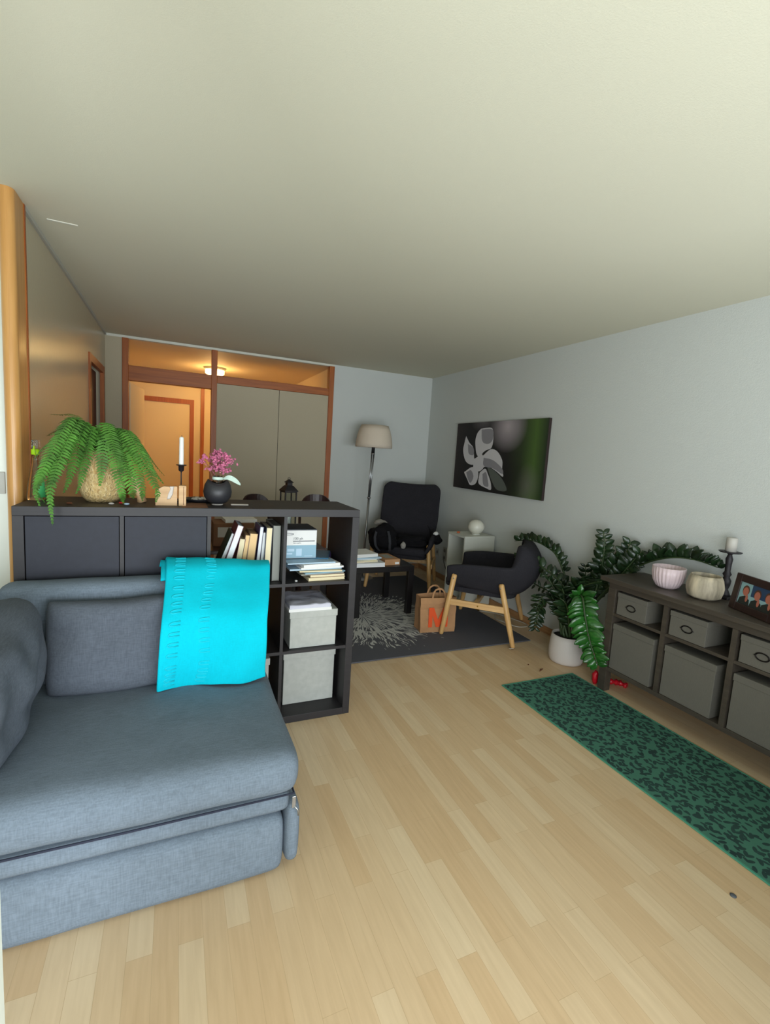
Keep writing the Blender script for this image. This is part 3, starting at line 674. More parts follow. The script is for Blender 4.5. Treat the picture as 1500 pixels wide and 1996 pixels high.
# candlestick
t = thing('candlestick', 'slim black candlestick holding a tall white candle on the shelf', 'candlestick', (-0.853, 0.2, SH+0.0005))
bm = BM(); lathe(bm, [(0.001, 0), (0.036, 0), (0.036, 0.004), (0.006, 0.010), (0.003, 0.02), (0.0028, 0.145), (0.004, 0.150), (0.012, 0.156), (0.013, 0.178), (0.0235, 0.181), (0.0235, 0.184), (0.0105, 0.184), (0.0105, 0.170), (0.001, 0.168)], 24); obj('holder', bm, M['iron'], t)
bm = BM(); lathe(bm, [(0.001, 0.170), (0.0102, 0.170), (0.0108, 0.19), (0.0100, 0.312), (0.004, 0.317), (0.001, 0.316)], 18); obj('candle', bm, M['candle'], t)
bm = BM(); tube(bm, [(0, 0, 0.315), (0.001, 0, 0.324)], 0.001, 5); obj('wick', bm, M['black'], t)
# tray with shells
t = thing('tray', 'small round black tray lying behind the vase on the shelf', 'tray', (-0.765, 0.27, SH+0.0005))
bm = BM(); lathe(bm, [(0.001, 0), (0.060, 0), (0.078, 0.012), (0.080, 0.016), (0.077, 0.015), (0.058, 0.004), (0.001, 0.004)], 32); obj('dish', bm, M['vase_black'], t)
for k in range(9):
    a_ = k*2.4; rr = 0.012+0.0045*k
    bm = BM(); bmesh.ops.create_icosphere(bm, subdivisions=2, radius=0.0105)
    for v in bm.verts: v.co = Vector((v.co.x*1.3, v.co.y, v.co.z*0.75))*(1+0.25*noise.noise(v.co*90+Vector((k, 0, 0))))
    o = obj('shell', bm, M['shell'], smooth=True, loc=(-0.765+rr*math.cos(a_), 0.27+rr*math.sin(a_), SH+0.0135)); o.rotation_euler = (0, 0, k); tag(o, 'small whitish shell lying in the round black tray', 'shell', 'shells in the black tray')
for k, (x, y, mm, lb) in enumerate(((-1.135, 0.09, 'shell', 'white pebble lying alone at the foot of the fern basket'), (-1.098, 0.12, 'red', 'tiny red bead by the pebbles at the fern basket'), (-1.075, 0.085, 'ice_blue', 'pale blue pebble near the fern basket'), (-1.29, 0.085, 'bark', 'brown dried leaf crumb left of the fern basket'))):
    bm = BM(); bmesh.ops.create_icosphere(bm, subdivisions=2, radius=0.008)
    for v in bm.verts: v.co.z *= 0.6; v.co.x *= 1.5
    tag(obj('pebble', bm, M[mm], smooth=True, loc=(x, y, SH+0.0052)), lb, 'pebble')
# vase with flowers
va = thing('flower_vase', 'round matt black vase with dried pink flowers and mint ribbon', 'vase', (-0.690, 0.145, SH+0.0005))
bm = BM(); lathe(bm, [(0.001, 0.004), (0.022, 0.004), (0.045, 0.014), (0.062, 0.04), (0.066, 0.065), (0.060, 0.095), (0.045, 0.115), (0.041, 0.113), (0.055, 0.093), (0.060, 0.065), (0.040, 0.02), (0.001, 0.012)], 40)
for v in bm.verts:
    if v.co.z > 0.09: v.co.z += 0.010*math.cos(math.atan2(v.co.y, v.co.x)*2.0)*((v.co.z-0.09)/0.025)
obj('bowl', bm, M['vase_black'], va)
bm = BM(); lathe(bm, [(0.001, 0), (0.026, 0), (0.026, 0.0038), (0.001, 0.0038)], 24); obj('foot', bm, M['shell'], va)
bm = BM(); lathe(bm, [(0.001, 0.02), (0.034, 0.02), (0.036, 0.09), (0.026, 0.11), (0.023, 0.118), (0.023, 0.140), (0.0215, 0.140), (0.0215, 0.118), (0.03, 0.088), (0.03, 0.024), (0.001, 0.024)], 24); obj('glass_jar', bm, M['clear'], va)
bm = BM(); lathe(bm, [(0.0235, 0.121), (0.0262, 0.124), (0.0262, 0.134), (0.0235, 0.137)], 24, caps=False); rb_ = obj('ribbon', bm, M['mint'], va, mods=(solid(0.001),))
bm = BM(); A = catmull([(0.024, -0.01, 0.128), (0.05, -0.02, 0.135), (0.082, -0.025, 0.120), (0.102, -0.03, 0.104)], 6)
for i, p in enumerate(A[:-1]):
    w0 = 0.013*math.sin(math.pi*min(1, (i/len(A))*0.85+0.08)); w1 = 0.013*math.sin(math.pi*min(1, ((i+1)/len(A))*0.85+0.08))
    q = A[i+1]; bm.faces.new([bm.verts.new(v) for v in (p+Vector((0, 0, w0)), q+Vector((0, 0, w1)), q-Vector((0, 0.006, w1)), p-Vector((0, 0.006, w0)))])
obj('ribbon_tail', bm, M['mint'], va, mods=(solid(0.001),))
bms = BM(); bmf = BM()
for k in range(34):
    a_ = random.uniform(0, 6.28); sp_ = random.uniform(0.1, 1)**0.6*0.068; hh = random.uniform(0.185, 0.262)-sp_*0.35
    tp = Vector((sp_*math.cos(a_)-0.003, sp_*math.sin(a_)*0.8, hh)); b0 = Vector((0.008*math.cos(a_), 0.008*math.sin(a_), 0.07))
    tube(bms, [b0, b0.lerp(tp, 0.5)+Vector((0, 0, 0.012)), tp], 0.0007, 4)
    for q in range(11):
        c = tp+Vector([random.gauss(0, 0.008) for _ in range(3)])
        r_ = bmesh.ops.create_icosphere(bmf, subdivisions=1, radius=random.uniform(0.0036, 0.007), matrix=Matrix.Translation(c))
        for v in r_['verts']: v.co = c+(v.co-c)*random.uniform(0.5, 1.4)
obj('stem_bunch', bms, M['twig'], va); obj('blossoms', bmf, M['pink'], va)
bm = BM(); b0 = Vector((0.0, 0, 0.12)); tp = Vector((-0.078, 0.0, 0.205)); tube(bm, [b0, (-0.03, 0, 0.17), tp], 0.0008, 4)
for q in range(14): bmesh.ops.create_icosphere(bm, subdivisions=1, radius=random.uniform(0.003, 0.005), matrix=Matrix.Translation(tp+Vector([random.gauss(0, 0.008) for _ in range(3)])))
obj('side_sprig', bm, M['pink'], va)
tag(boxo('white_card', (-0.628, 0.125, SH+0.0005), (-0.545, 0.15, SH+0.005), M['shell'], bev=0.001), 'flat narrow white bar lying right of the black flower vase', 'bar')
tag(boxo('brown_rectangle', (-0.85, 0.02, SH+0.0003), (-0.74, 0.2, SH+0.0012), M['cardboard']), 'thin brown rectangle on the shelf before the shell tray', 'mat')  # flat brown rectangle laid on the shelf top
# ------------------------------------------------------------------ sofa
sofa = thing('sofa', 'blue-grey linen corner sofa with low backrest standing in front of the black shelf', 'sofa', (0, 0, 0))
SFx0, SFx1 = -1.52, -0.515
def soft(name, a, b, bev, m=M['sofa'], wob=0.006, sub=10, f=None, seed=0):
    bm = BM(); r = bmesh.ops.create_grid(bm, x_segments=1, y_segments=1, size=1); bm.clear()
    n = (max(2, int((b[0]-a[0])/0.045)), max(2, int((b[1]-a[1])/0.045)), max(2, int((b[2]-a[2])/0.045)))
    V = {}
    def vert(i, j, k):
        if (i, j, k) not in V:
            p = Vector((a[0]+(b[0]-a[0])*i/n[0], a[1]+(b[1]-a[1])*j/n[1], a[2]+(b[2]-a[2])*k/n[2]))
            c = Vector([min(max(p[q], a[q]+bev), b[q]-bev) if b[q]-a[q] > 2*bev else (a[q]+b[q])/2 for q in range(3)])
            d = p-c
            if d.length > bev: p = c+d*(bev/d.length)
            w = Vector((noise.noise(p*4.1+Vector((seed, 0, 0))), noise.noise(p*4.3+Vector((0, seed, 5))), noise.noise(p*4.7+Vector((9, 0, seed)))))
            p = p+w*wob
            if f: p = f(p)
            V[i, j, k] = bm.verts.new(p)
        return V[i, j, k]
    for ax in range(3):
        u, v = [q for q in range(3) if q != ax]
        for e in (0, n[ax]):
            for i in range(n[u]):
                for j in range(n[v]):
                    idx = []
                    for di, dj in ((0, 0), (1, 0), (1, 1), (0, 1)):
                        q = [0, 0, 0]; q[ax] = e; q[u] = i+di; q[v] = j+dj; idx.append(vert(*q))
                    bm.faces.new(idx).smooth = True
    return obj(name, bm, m, sofa, smooth=True, mods=(subsurf(1),))
def seat_f(p):
    u = (p.x-SFx0)/(SFx1-SFx0); v = (p.y+0.90)/0.78
    q = p.copy()
    if p.z > 0.38:
        q.z += 0.018*math.sin(math.pi*min(1, max(0, v)))*math.sin(math.pi*min(1, max(0, u)))
        # creases running towards the cushion
        cr = math.exp(-((p.x+0.93+0.25*(p.y+0.3))/0.018)**2)*math.exp(-((p.y+0.38)/0.12)**2)
        q.z -= 0.012*cr
    if p.y < -0.85: q.y -= 0.010*math.sin(math.pi*min(1, max(0, (p.z-0.29)/0.15)))
    return q
soft('seat_cushion', (SFx0, -0.895, 0.290), (SFx1+0.024, -0.10, 0.438), 0.05, f=seat_f, wob=0.006, seed=3)
soft('base_upper', (SFx0, -0.868, 0.214), (SFx1, -0.02, 0.289), 0.012, wob=0.002, seed=5)
soft('base_lower', (SFx0, -0.874, 0.004), (SFx1-0.02, -0.02, 0.215), 0.014, wob=0.004, seed=8)
soft('side_panel', (SFx1-0.022, -0.876, 0.02), (SFx1+0.035, -0.06, 0.245), 0.022, wob=0.003, seed=11)
soft('backrest', (-1.50, -0.165, 0.30), (SFx1, -0.012, 0.838), 0.045, wob=0.006, seed=14)
soft('backrest', (-1.66, -0.80, 0.30), (-1.515, -0.17, 0.80), 0.045, wob=0.006, seed=17)
bm = BM(); tube(bm, [(SFx0, -0.874, 0.290), (-1.0, -0.876, 0.289), (SFx1+0.004, -0.874, 0.289), (SFx1+0.006, -0.2, 0.289)], 0.0035, 6); obj('zip_seam', bm, M['seam'], sofa)
bm = BM(); box(bm, (SFx1-0.004, -0.885, 0.245), (SFx1+0.008, -0.881, 0.285), 0.001); tube(bm, [(SFx1+0.004, -0.883, 0.25), (SFx1+0.016, -0.886, 0.235), (SFx1+0.018, -0.886, 0.215)], 0.003, 6); obj('zip_pull', bm, M['steel'], sofa)
bm = BM(); pillow(bm, 0.80, 0.39, 0.15, 24, 0.42, 0.026, 2.0, corner=0.06)
o = obj('back_cushion', bm, M['sofa_dark'], smooth=True, loc=(-0.945, -0.248, 0.612), mods=(subsurf(1),)); o.rotation_euler = (R(-8), 0, 0)
tag(o, 'wide dark grey linen back cushion leaning on the sofa backrest', 'cushion')
bm = BM(); pillow(bm, 0.60, 0.42, 0.22, 24, 0.42, 0.03, 7.0, corner=0.12)
o = obj('side_cushion', bm, M['sofa_dark'], smooth=True, loc=(-1.395, -0.55, 0.635), mods=(subsurf(1),)); o.rotation_euler = (R(4), R(-6), R(90))
tag(o, 'plump grey linen cushion standing at the left end of the sofa seat', 'cushion')
# blanket over backrest
bl = thing('blanket', 'bright turquoise fleece blanket draped over the sofa backrest', 'blanket', (0, 0, 0))
path = [(-0.002, 0.60), (-0.006, 0.80), (-0.03, 0.872), (-0.085, 0.893), (-0.155, 0.875), (-0.195, 0.83), (-0.235, 0.775), (-0.300, 0.72), (-0.345, 0.63), (-0.352, 0.53), (-0.345, 0.45), (-0.350, 0.405)]
path = [(-0.012, 0.845), (-0.035, 0.882), (-0.085, 0.896), (-0.155, 0.878), (-0.215, 0.83), (-0.285, 0.775), (-0.345, 0.72), (-0.372, 0.64), (-0.372, 0.55), (-0.362, 0.49), (-0.362, 0.452)]
PA = catmull([(0, y, z_) for y, z_ in path], 7)
def bl_pt(u, i, off=0.0):
    n = len(PA)-1; p = PA[i]; v = i/n
    xl = -0.920-0.008*v+0.012*math.sin(v*5); xr = -0.462+0.008*math.sin(v*6)-0.06*min(1, v*1.6)
    x = xl+(xr-xl)*u
    drop = -0.052*u*max(0.0, 1-v*3.2)            # top edge falls towards the shelf's open side
    z_ = p.z+drop+0.02*max(0, 1-v*4)*(1-u)
    # folds
    y = p.y-0.018*math.sin(u*7+v*3)*min(1, v*2)*(0.4+v)-0.006*noise.noise(Vector((x*13, v*6, 1.0)))
    y += 0.055*max(0, u-0.75)/0.25*min(1, max(0, v-0.25)*2.2) if False else 0
    z_ += 0.01*noise.noise(Vector((x*8, v*4, 6.0)))*(1 if v > 0.12 else 0.3)
    rdg = math.exp(-((u-0.55-0.55*(v-0.45))/0.06)**2)*math.exp(-((v-0.38)/0.2)**2)
    y -= 0.010*rdg
    return Vector((x, y-off, z_+off*0.2))
bm = BM(); nu = 40; V = []
for i in range(len(PA)): V.append([bm.verts.new(bl_pt(k/nu, i)) for k in range(nu+1)])
for i in range(len(PA)-1):
    for k in range(nu): bm.faces.new((V[i][k], V[i][k+1], V[i+1][k+1], V[i+1][k])).smooth = True
obj('fleece', bm, M['turquoise'], bl, smooth=True, mods=(solid(0.014, 1), subsurf(1)))
bm = BM(); V = []      # second fold layer peeping out at the upper left
for i in range(0, 26): 
    V.append([bm.verts.new(bl_pt(-0.035+0.3*k/8, i)+Vector((-0.004, 0.012, -0.012))) for k in range(9)])
for i in range(len(V)-1):
    for k in range(8): bm.faces.new((V[i][k], V[i][k+1], V[i+1][k+1], V[i+1][k])).smooth = True
obj('under_fold', bm, M['turquoise'], bl, smooth=True, mods=(solid(0.008, 1),))
n = len(PA)-1
for u in (0.14, 0.40):
    for q in range(17):
        i = int(14+q*(n-15)/17.0); uu = u-(0.05*(i/n) if u < 0.2 else 0.02*math.sin(i*0.2))
        p = bl_pt(uu, i); d = (bl_pt(uu, min(n, i+1))-bl_pt(uu, max(0, i-1))).normalized(); s = (bl_pt(uu+0.02, i)-bl_pt(uu-0.02, i)).normalized(); nn = s.cross(d).normalized()
        if nn.y > 0: nn = -nn
        c = p+nn*0.0145
        bm = BM(); tube(bm, [c-d*0.007+s*0.022, c-d*0.007-s*0.008, c-d*0.0045-s*0.016, c-s*0.0185, c+d*0.0045-s*0.016, c+d*0.007-s*0.008, c+d*0.007+s*0.022], 0.0024, 6)
        obj('loop', bm, M['turq_loop'], bl)
# ------------------------------------------------------------------ rug and runner
rug = thing('rug', 'dark grey rug with light firework burst pattern under the coffee table', 'rug', (0, 0, 0))
obj('pile', _b((0.13, 0.565, 0.001), (1.745, 2.62, 0.010), 0.003), M['rug'], rug)
run = thing('runner', 'narrow teal runner with dark leaf pattern along the sideboard', 'runner', (0, 0, 0))
obj('weave', _b((1.044, -2.3, 0.0005), (1.622, 0.0, 0.006), 0.002), M['runner'], run)
bm = BM()
for a_, b_ in (((1.034, -2.3, 0.0005), (1.044, 0.0, 0.0065)), ((1.622, -2.3, 0.0005), (1.632, 0.0, 0.0065)), ((1.034, 0.0, 0.0005), (1.632, 0.01, 0.0065))): box(bm, a_, b_, 0.0015)
obj('binding', bm, M['runner_edge'], run)
# ------------------------------------------------------------------ armchairs
def u_path(n=40, inset=0.0):
    """plan outline of the shell, from the front of one arm round the back to the other"""
    pts = []
    W_, D0, D1, rr = 0.335-inset, -0.29, 0.33-inset, 0.22
    raw = [(-W_+0.0, D0), (-W_-0.008, -0.1), (-W_, 0.05)]
    for k in range(7): a_ = R(180-k*90/6); raw.append((-W_+rr+rr*math.cos(a_), D1-rr+rr*math.sin(a_)))
    raw.append((0, D1+0.005)); raw += [(-x, y) for x, y in reversed(raw[:-1])]
    return [Vector((x, y, 0)) for x, y in raw]
def make_armchair(name, label, loc, rotz, high):
    t = thing(name, label, 'armchair', loc, rotz)
    U = catmull([tuple(p) for p in u_path()], 3); n = len(U)-1
    lv = 9; bm = BM()
    def shell(i, k, th):
        p = U[i]; s = abs(i/n*2-1)          # 1 at arm fronts, 0 at back centre
        a_ = 1-s; back = max(0.0, min(1.0, (a_-0.50)/0.2)); back = back*back*(3-2*back)
        top = 0.590+0.012*math.sin(a_*3)+(0.17*back if not high else 0.05*back)
        bot = 0.385-0.035*min(1, a_*2)
        v = k/(lv-1); z_ = bot+(top-bot)*v
        fl = 0.80+0.20*min(1, (v*1.6))**0.6+0.035*max(0, v-0.4)
        cx_, cy_ = 0.0, -0.02
        x = cx_+(p.x-cx_)*fl; y = cy_+(p.y-cy_)*(fl if p.y > 0 else 1)
        y += back*(0.11*math.sin(math.pi*v*0.95)-0.03*v)
        if s > 0.86: z_ = z_-(0.03*((s-0.86)/0.14)**2*v)+(0.02*((s-0.86)/0.14)**2*(1-v))
        nrm = Vector((p.x, max(p.y, -0.05)+0.02, 0)).normalized()
        return Vector((x, y, z_))-nrm*th*(1+(0.9*back if not high else 0))
    V = []
    for th in (0.0, 0.048):
        V.append([[bm.verts.new(shell(i, k, th)) for k in range(lv)] for i in range(n+1)])
    for w in (0, 1):
        for i in range(n):
            for k in range(lv-1): bm.faces.new((V[w][i][k], V[w][i+1][k], V[w][i+1][k+1], V[w][i][k+1]))
    for i in range(n):
        for k in (0, lv-1): bm.faces.new((V[0][i][k], V[0][i+1][k], V[1][i+1][k], V[1][i][k]))
    for i in (0, n):
        for k in range(lv-1): bm.faces.new((V[0][i][k], V[0][i][k+1], V[1][i][k+1], V[1][i][k]))
    obj('shell', bm, M['chair_fab'], t, smooth=True, mods=(subsurf(2),))
    bm = BM(); box(bm, (-0.268, -0.305, 0.375), (0.268, 0.24, 0.455), 0.03, seg=4)
    for v in bm.verts:
        if v.co.z > 0.42: v.co.z += 0.012*math.cos(v.co.x*5)-0.03*max(0, v.co.y+0.1)
    obj('seat', bm, M['chair_fab'], t, smooth=True)
    bm = BM(); pts = []
    for k in range(24):
        a_ = 2*math.pi*k/24; ce = abs(math.cos(a_))**0.4*(1 if math.cos(a_) > 0 else -1); se = abs(math.sin(a_))**0.4*(1 if math.sin(a_) > 0 else -1); pts.append((0.275*ce, -0.02+0.275*se))
    prism(bm, pts, 0.345, 0.384); obj('underside', bm, M['chair_fab'], t)
    if high:
        bm = BM(); nx, nz = 14, 16; G_ = {}
        for sd in (0, 1):
            for i in range(nx+1):
                for k in range(nz+1):
                    u, v = i/nx*2-1, k/nz
                    w = 0.335
                    cu = 0.0
                    x = u*w*(1-0.075/0.335*(1-math.sqrt(max(0.0, 1-(max(0, (v-0.88)/0.12)*0.995)**2)))); 
                    z_ = 0.42+0.67*v+0.016*abs(u)**2*v
                    if v < 0.4: x *= 0.90+0.10*(v/0.4)
                    y = 0.215+0.19*v-0.03*abs(u)**2.5+(0.055 if sd else 0)*(1-0.6*max(abs(u)**8, (max(0, v-0.75)/0.25)**6))
                    G_[sd, i, k] = bm.verts.new((x, y, z_))
        for sd in (0, 1):
            for i in range(nx):
                for k in range(nz): bm.faces.new((G_[sd, i, k], G_[sd, i+1, k], G_[sd, i+1, k+1], G_[sd, i, k+1]))
        for i in range(nx):
            for k in (0, nz): bm.faces.new((G_[0, i, k], G_[0, i+1, k], G_[1, i+1, k], G_[1, i, k]))
        for k in range(nz):
            for i in (0, nx): bm.faces.new((G_[0, i, k], G_[0, i, k+1], G_[1, i, k+1], G_[1, i, k]))
        obj('backrest', bm, M['chair_fab'], t, smooth=True, mods=(subsurf(1),))
    sx = 0.352 if not high else 0.337
    for s_ in (-1, 1):
        for (y0, y1) in ((-0.283, -0.215), (0.283, 0.15)):
            a0, b0 = Vector((s_*(sx+0.006), y0, 0.0)), Vector((s_*(sx-(0.045 if high else 0.014)), y1, 0.50))
            if y1 > 0: b0 = Vector((s_*(sx-(0.035 if high else 0.014)), y1, 0.475))
            d = (b0-a0).normalized()
            bm = BM(); tube(bm, [a0, a0+d*0.015, a0.lerp(b0, 0.5), b0-d*0.01, b0], [0.015, 0.018, 0.0225, 0.021, 0.013], 14)
            for v in bm.verts: v.co.z = max(v.co.z, 0.0)
            lg = obj('leg', bm, M['beech'], t)
            bm = BM(); lathe(bm, [(0.001, 0), (0.006, 0), (0.006, 0.003), (0.001, 0.0035)], 10); o = obj('screw_cap', bm, M['steel'], lg); o.matrix_basis = Matrix.Translation(b0+Vector((s_*0.020, 0, -0.03)))@Matrix.Rotation(s_*R(90), 4, 'Y')
        bm = BM(); prism(bm, [(-0.238, 0.255), (0.195, 0.255), (0.187, 0.302), (-0.233, 0.302)], s_*sx-0.010, s_*sx+0.010, 'x'); rl = obj('side_rail', bm, M['beech_x'], t)
        bm = BM(); lathe(bm, [(0.001, 0), (0.006, 0), (0.006, 0.002), (0.001, 0.002)], 10); o = obj('bolt', bm, M['brass'], rl); o.matrix_basis = Matrix.Translation((s_*(sx+0.010), -0.01, 0.278))@Matrix.Rotation(s_*R(90), 4, 'Y')
    bm = BM(); box(bm, (-sx+0.008, -0.045, 0.262), (sx-0.008, -0.02, 0.30)); 
    obj('cross_rail', bm, M['beech_x'], t)
    return t
# low chair: faces up-left in plan; local -Y is its front
make_armchair('armchair', 'low charcoal armchair with beech legs, seen from the side near the large plant', (1.545, 0.925, 0.0105), R(-135), False)
make_armchair('armchair', 'high-backed charcoal armchair in the far corner piled with bag and clothes', (1.415, 2.30, 0.0105), R(-35), True)
# things on the high chair
def lump(name, label, cat, c, s, m, sd, amp=0.25, parent=None, rot=0):
    bm = BM(); bmesh.ops.create_icosphere(bm, subdivisions=4, radius=1.0)
    for v in bm.verts:
        k = 1+amp*noise.noise(v.co*1.6+Vector((sd, 0, 0)))+amp*0.4*noise.noise(v.co*4.2+Vector((0, sd, 0)))
        p = v.co*k; v.co = rotzm(rot)@Vector((p.x*s[0], p.y*s[1], max(p.z, -0.9)*s[2]))
    o = obj(name, bm, m, parent, smooth=True, loc=c)
    if parent is None: tag(o, label, cat)
    return o
bp_ = thing('backpack', 'black backpack with grey straps lying on the left arm of the high-backed chair', 'backpack', (1.115, 2.16, 0.475), R(-20))
lump('pack_body', '', '', (-0.02, 0, 0.085), (0.155, 0.13, 0.135), M['black_fabric'], 3.1, 0.3, bp_)
lump('front_pocket', '', '', (0.0, -0.105, 0.05), (0.085, 0.045, 0.07), M['black_fabric'], 5.7, 0.15, bp_)
for k in (-1, 1):
    bm = BM(); Pp = catmull([(k*0.06-0.03, -0.10, 0.17), (k*0.075-0.03, -0.15, 0.10), (k*0.07-0.02, -0.155, 0.02), (k*0.05, -0.14, -0.03)], 6)
    for i in range(len(Pp)-1):
        p, q = Pp[i], Pp[i+1]; w = Vector((0.012, 0.004, 0)); bm.faces.new([bm.verts.new(v) for v in (p-w, p+w, q+w, q-w)])
    obj('strap', bm, M['grey_fabric'], bp_, mods=(solid(0.004),))
bm = BM(); tube(bm, catmull([(-0.05, 0.0, 0.2), (-0.02, 0, 0.235), (0.02, 0, 0.23), (0.04, 0, 0.19)], 5), 0.006, 6); obj('top_loop', bm, M['black_fabric'], bp_)
lump('jacket', 'black crumpled jacket heaped on the seat of the high-backed chair', 'jacket', (1.43, 2.15, 0.52), (0.20, 0.13, 0.07), M['black_fabric'], 9.2, 0.45, rot=R(-30))
lump('scarf', 'dark cloth slung over the right arm of the high-backed chair', 'scarf', (1.66, 2.03, 0.555), (0.06, 0.09, 0.05), M['black_fabric'], 12.2, 0.35, rot=R(-30))
lump('cloth', 'pale grey cap resting on top of the black backpack', 'cap', (1.13, 2.32, 0.69), (0.07, 0.05, 0.035), M['cap_grey'], 15.2, 0.2, rot=R(-30))
lump('cloth', 'small white sock on the right arm of the high-backed chair', 'sock', (1.66, 2.04, 0.615), (0.030, 0.025, 0.022), M['paper'], 18.2, 0.2)
lump('cloth', 'small grey-white bundle on the chair seat beside the backpack', 'cloth', (1.27, 2.02, 0.5), (0.028, 0.03, 0.035), M['cap_grey'], 22.2, 0.2)
# ------------------------------------------------------------------ coffee table and what lies on it
ct = thing('coffee_table', 'square black coffee table with thick legs on the dark rug', 'table', (0.80, 1.65, 0.0105))
obj('tabletop', _b((-0.275, -0.275, 0.39), (0.275, 0.275, 0.44), 0.002), M['lack'], ct)
for sx in (-1, 1):
    for sy in (-1, 1):
        obj('leg', _b((sx*0.25-0.025, sy*0.25-0.025, 0), (sx*0.25+0.025, sy*0.25+0.025, 0.3895), 0.001), M['lack'], ct)
z = 0.451; G = 'books and papers on the coffee table'
slab('coffee_table_book', 'large thick white book at the bottom of the coffee table pile', 'book', 0.625, 1.50, 0.33, 0.24, z, 0.035, 0, M['paper'], G, M['paper_white']); z += 0.0355
slab('paperback', 'thin cream booklet on the big white book of the coffee table', 'book', 0.62, 1.50, 0.22, 0.18, z, 0.016, 6, M['paper'], G, M['paper_cream']); z += 0.0165
slab('paperback', 'pale booklet with yellow tab in the coffee table pile', 'book', 0.60, 1.51, 0.26, 0.19, z, 0.014, -4, M['yellow'], G, M['paper']); z += 0.0145
slab('magazine', 'light blue magazine under the top one of the coffee table pile', 'magazine', 0.61, 1.51, 0.30, 0.22, z, 0.012, 3, M['ice_blue'], G); z += 0.0125
slab('magazine', 'curled white magazine topmost on the coffee table pile', 'magazine', 0.58, 1.52, 0.29, 0.22, z, 0.028, 8, M['paper'], G)
cb = thing('cardboard_box', 'small brown cardboard box with white sticker on the coffee table', 'box', (0.875, 1.545, 0.451), R(3))
obj('box_body', _b((-0.075, -0.12, 0), (0.075, 0.12, 0.052), 0.0015), M['kraft'], cb)
obj('sticker', _b((0.025, -0.1212, 0.006), (0.065, -0.1202, 0.026)), M['paper'], cb)
obj('top_label', _b((-0.04, -0.06, 0.0522), (0.04, 0.08, 0.0530)), M['grey_cover'], cb)
# ------------------------------------------------------------------ paper bag
pg = thing('paper_bag', 'brown paper carrier bag with large orange letter M on the rug', 'bag', (1.09, 0.985, 0.0105), R(-8))
bm = BM(); w, d, h = 0.15, 0.075, 0.285; nlev = 7; rings = []
for k in range(nlev):
    v = k/(nlev-1); q = 1+0.05*v
    ring = [(-w*q, -d*(1-0.25*v)), (0, -d*(1-0.15*v)), (w*q, -d*(1-0.25*v)), (w*q*0.98, 0), (w*q, d*(1-0.25*v)), (0, d*(1-0.15*v)), (-w*q, d*(1-0.25*v)), (-w*q*0.96, 0)]
    rings.append([bm.verts.new((x+0.006*noise.noise(Vector((x*20, k, 1))), y+0.016*noise.noise(Vector((x*20, k*1.3, 5))), h*v*(1+0.0*x)+(0.012*noise.noise(Vector((x*9, y*9, 3))) if k == nlev-1 else 0))) for x, y in ring])
for A, B in zip(rings, rings[1:]):
    for i in range(8): bm.faces.new((A[i], A[(i+1) % 8], B[(i+1) % 8], B[i]))
bm.faces.new(rings[0]); obj('bag_body', bm, M['kraft'], pg, mods=(solid(0.0015),))
for y in (-0.058, 0.058):
    bm = BM(); Pp = catmull([(-0.055, y, 0.235), (-0.053, y, 0.30), (-0.03, y*0.9, 0.345), (0.02, y*0.9, 0.352), (0.052, y, 0.31), (0.055, y, 0.235)], 6)
    for i in range(len(Pp)-1):
        p, q = Pp[i], Pp[i+1]; t_ = (q-p).normalized(); s = t_.cross(Vector((0, 1, 0)))*0.007; bm.faces.new([bm.verts.new(v) for v in (p-s, p+s, q+s, q-s)])
    obj('handle', bm, M['kraft'], pg, mods=(solid(0.003),))
bm = BM(); y0 = -0.0805
Mp = [(-0.085, 0.045), (-0.052, 0.045), (-0.052, 0.14), (-0.018, 0.045), (0.010, 0.045), (0.048, 0.14), (0.048, 0.045), (0.082, 0.045), (0.082, 0.205), (0.040, 0.205), (-0.003, 0.105), (-0.043, 0.205), (-0.085, 0.205)]
vs = [bm.verts.new((x, -0.0805+0.045*(z_-0.045)/0.285*0.28, z_)) for x, z_ in Mp]; f = bm.faces.new(vs); f.normal_update(); bmesh.ops.triangulate(bm, faces=[f])
obj('printed_letter', bm, M['orange'], pg, mods=(solid(0.0008, 1),))
# ------------------------------------------------------------------ floor lamp
fl = thing('floor_lamp', 'slim steel floor lamp with cream fabric shade in the far corner', 'floor lamp', (1.07, 2.62, 0.0005))
lean = Vector((0.045, 0, 0))
def lp(z_): return Vector((0.05*z_/1.45, 0, z_))
bm = BM(); lathe(bm, [(0.001, 0), (0.125, 0), (0.13, 0.006), (0.12, 0.018), (0.02, 0.028), (0.001, 0.03)], 36); obj('base', bm, M['steel'], fl)
bm = BM(); tube(bm, [lp(0.03), lp(0.93)], 0.013, 12); obj('pole', bm, M['steel'], fl)
bm = BM(); 
for dx in (-0.010, 0.010): tube(bm, [lp(0.93)+Vector((dx*0.6, 0, 0)), lp(1.42)+Vector((dx*1.3, 0, 0))], 0.0085, 10)
obj('upper_pole', bm, M['steel'], fl)
bm = BM()
for z_ in (0.925, 1.415): tube(bm, [lp(z_-0.006), lp(z_+0.008)], 0.021, 16)
obj('joint', bm, M['steel'], fl)
bm = BM(); tube(bm, [lp(1.423), lp(1.56)], [0.019, 0.017], 16); obj('bulb_socket', bm, M['black'], fl)
bm = BM(); c = lp(1.6); lathe(bm, [(0.205, 1.485), (0.203, 1.53), (0.192, 1.60), (0.174, 1.67), (0.150, 1.728)], 40, c=(c.x, 0, 0), caps=False); obj('lamp_shade', bm, M['shade'], fl, mods=(solid(0.003),))
bm = BM(); bmesh.ops.create_uvsphere(bm, u_segments=16, v_segments=10, radius=0.03, matrix=Matrix.Translation(lp(1.59))); obj('light_bulb', bm, M['globe'], fl, smooth=True)
bm = BM()
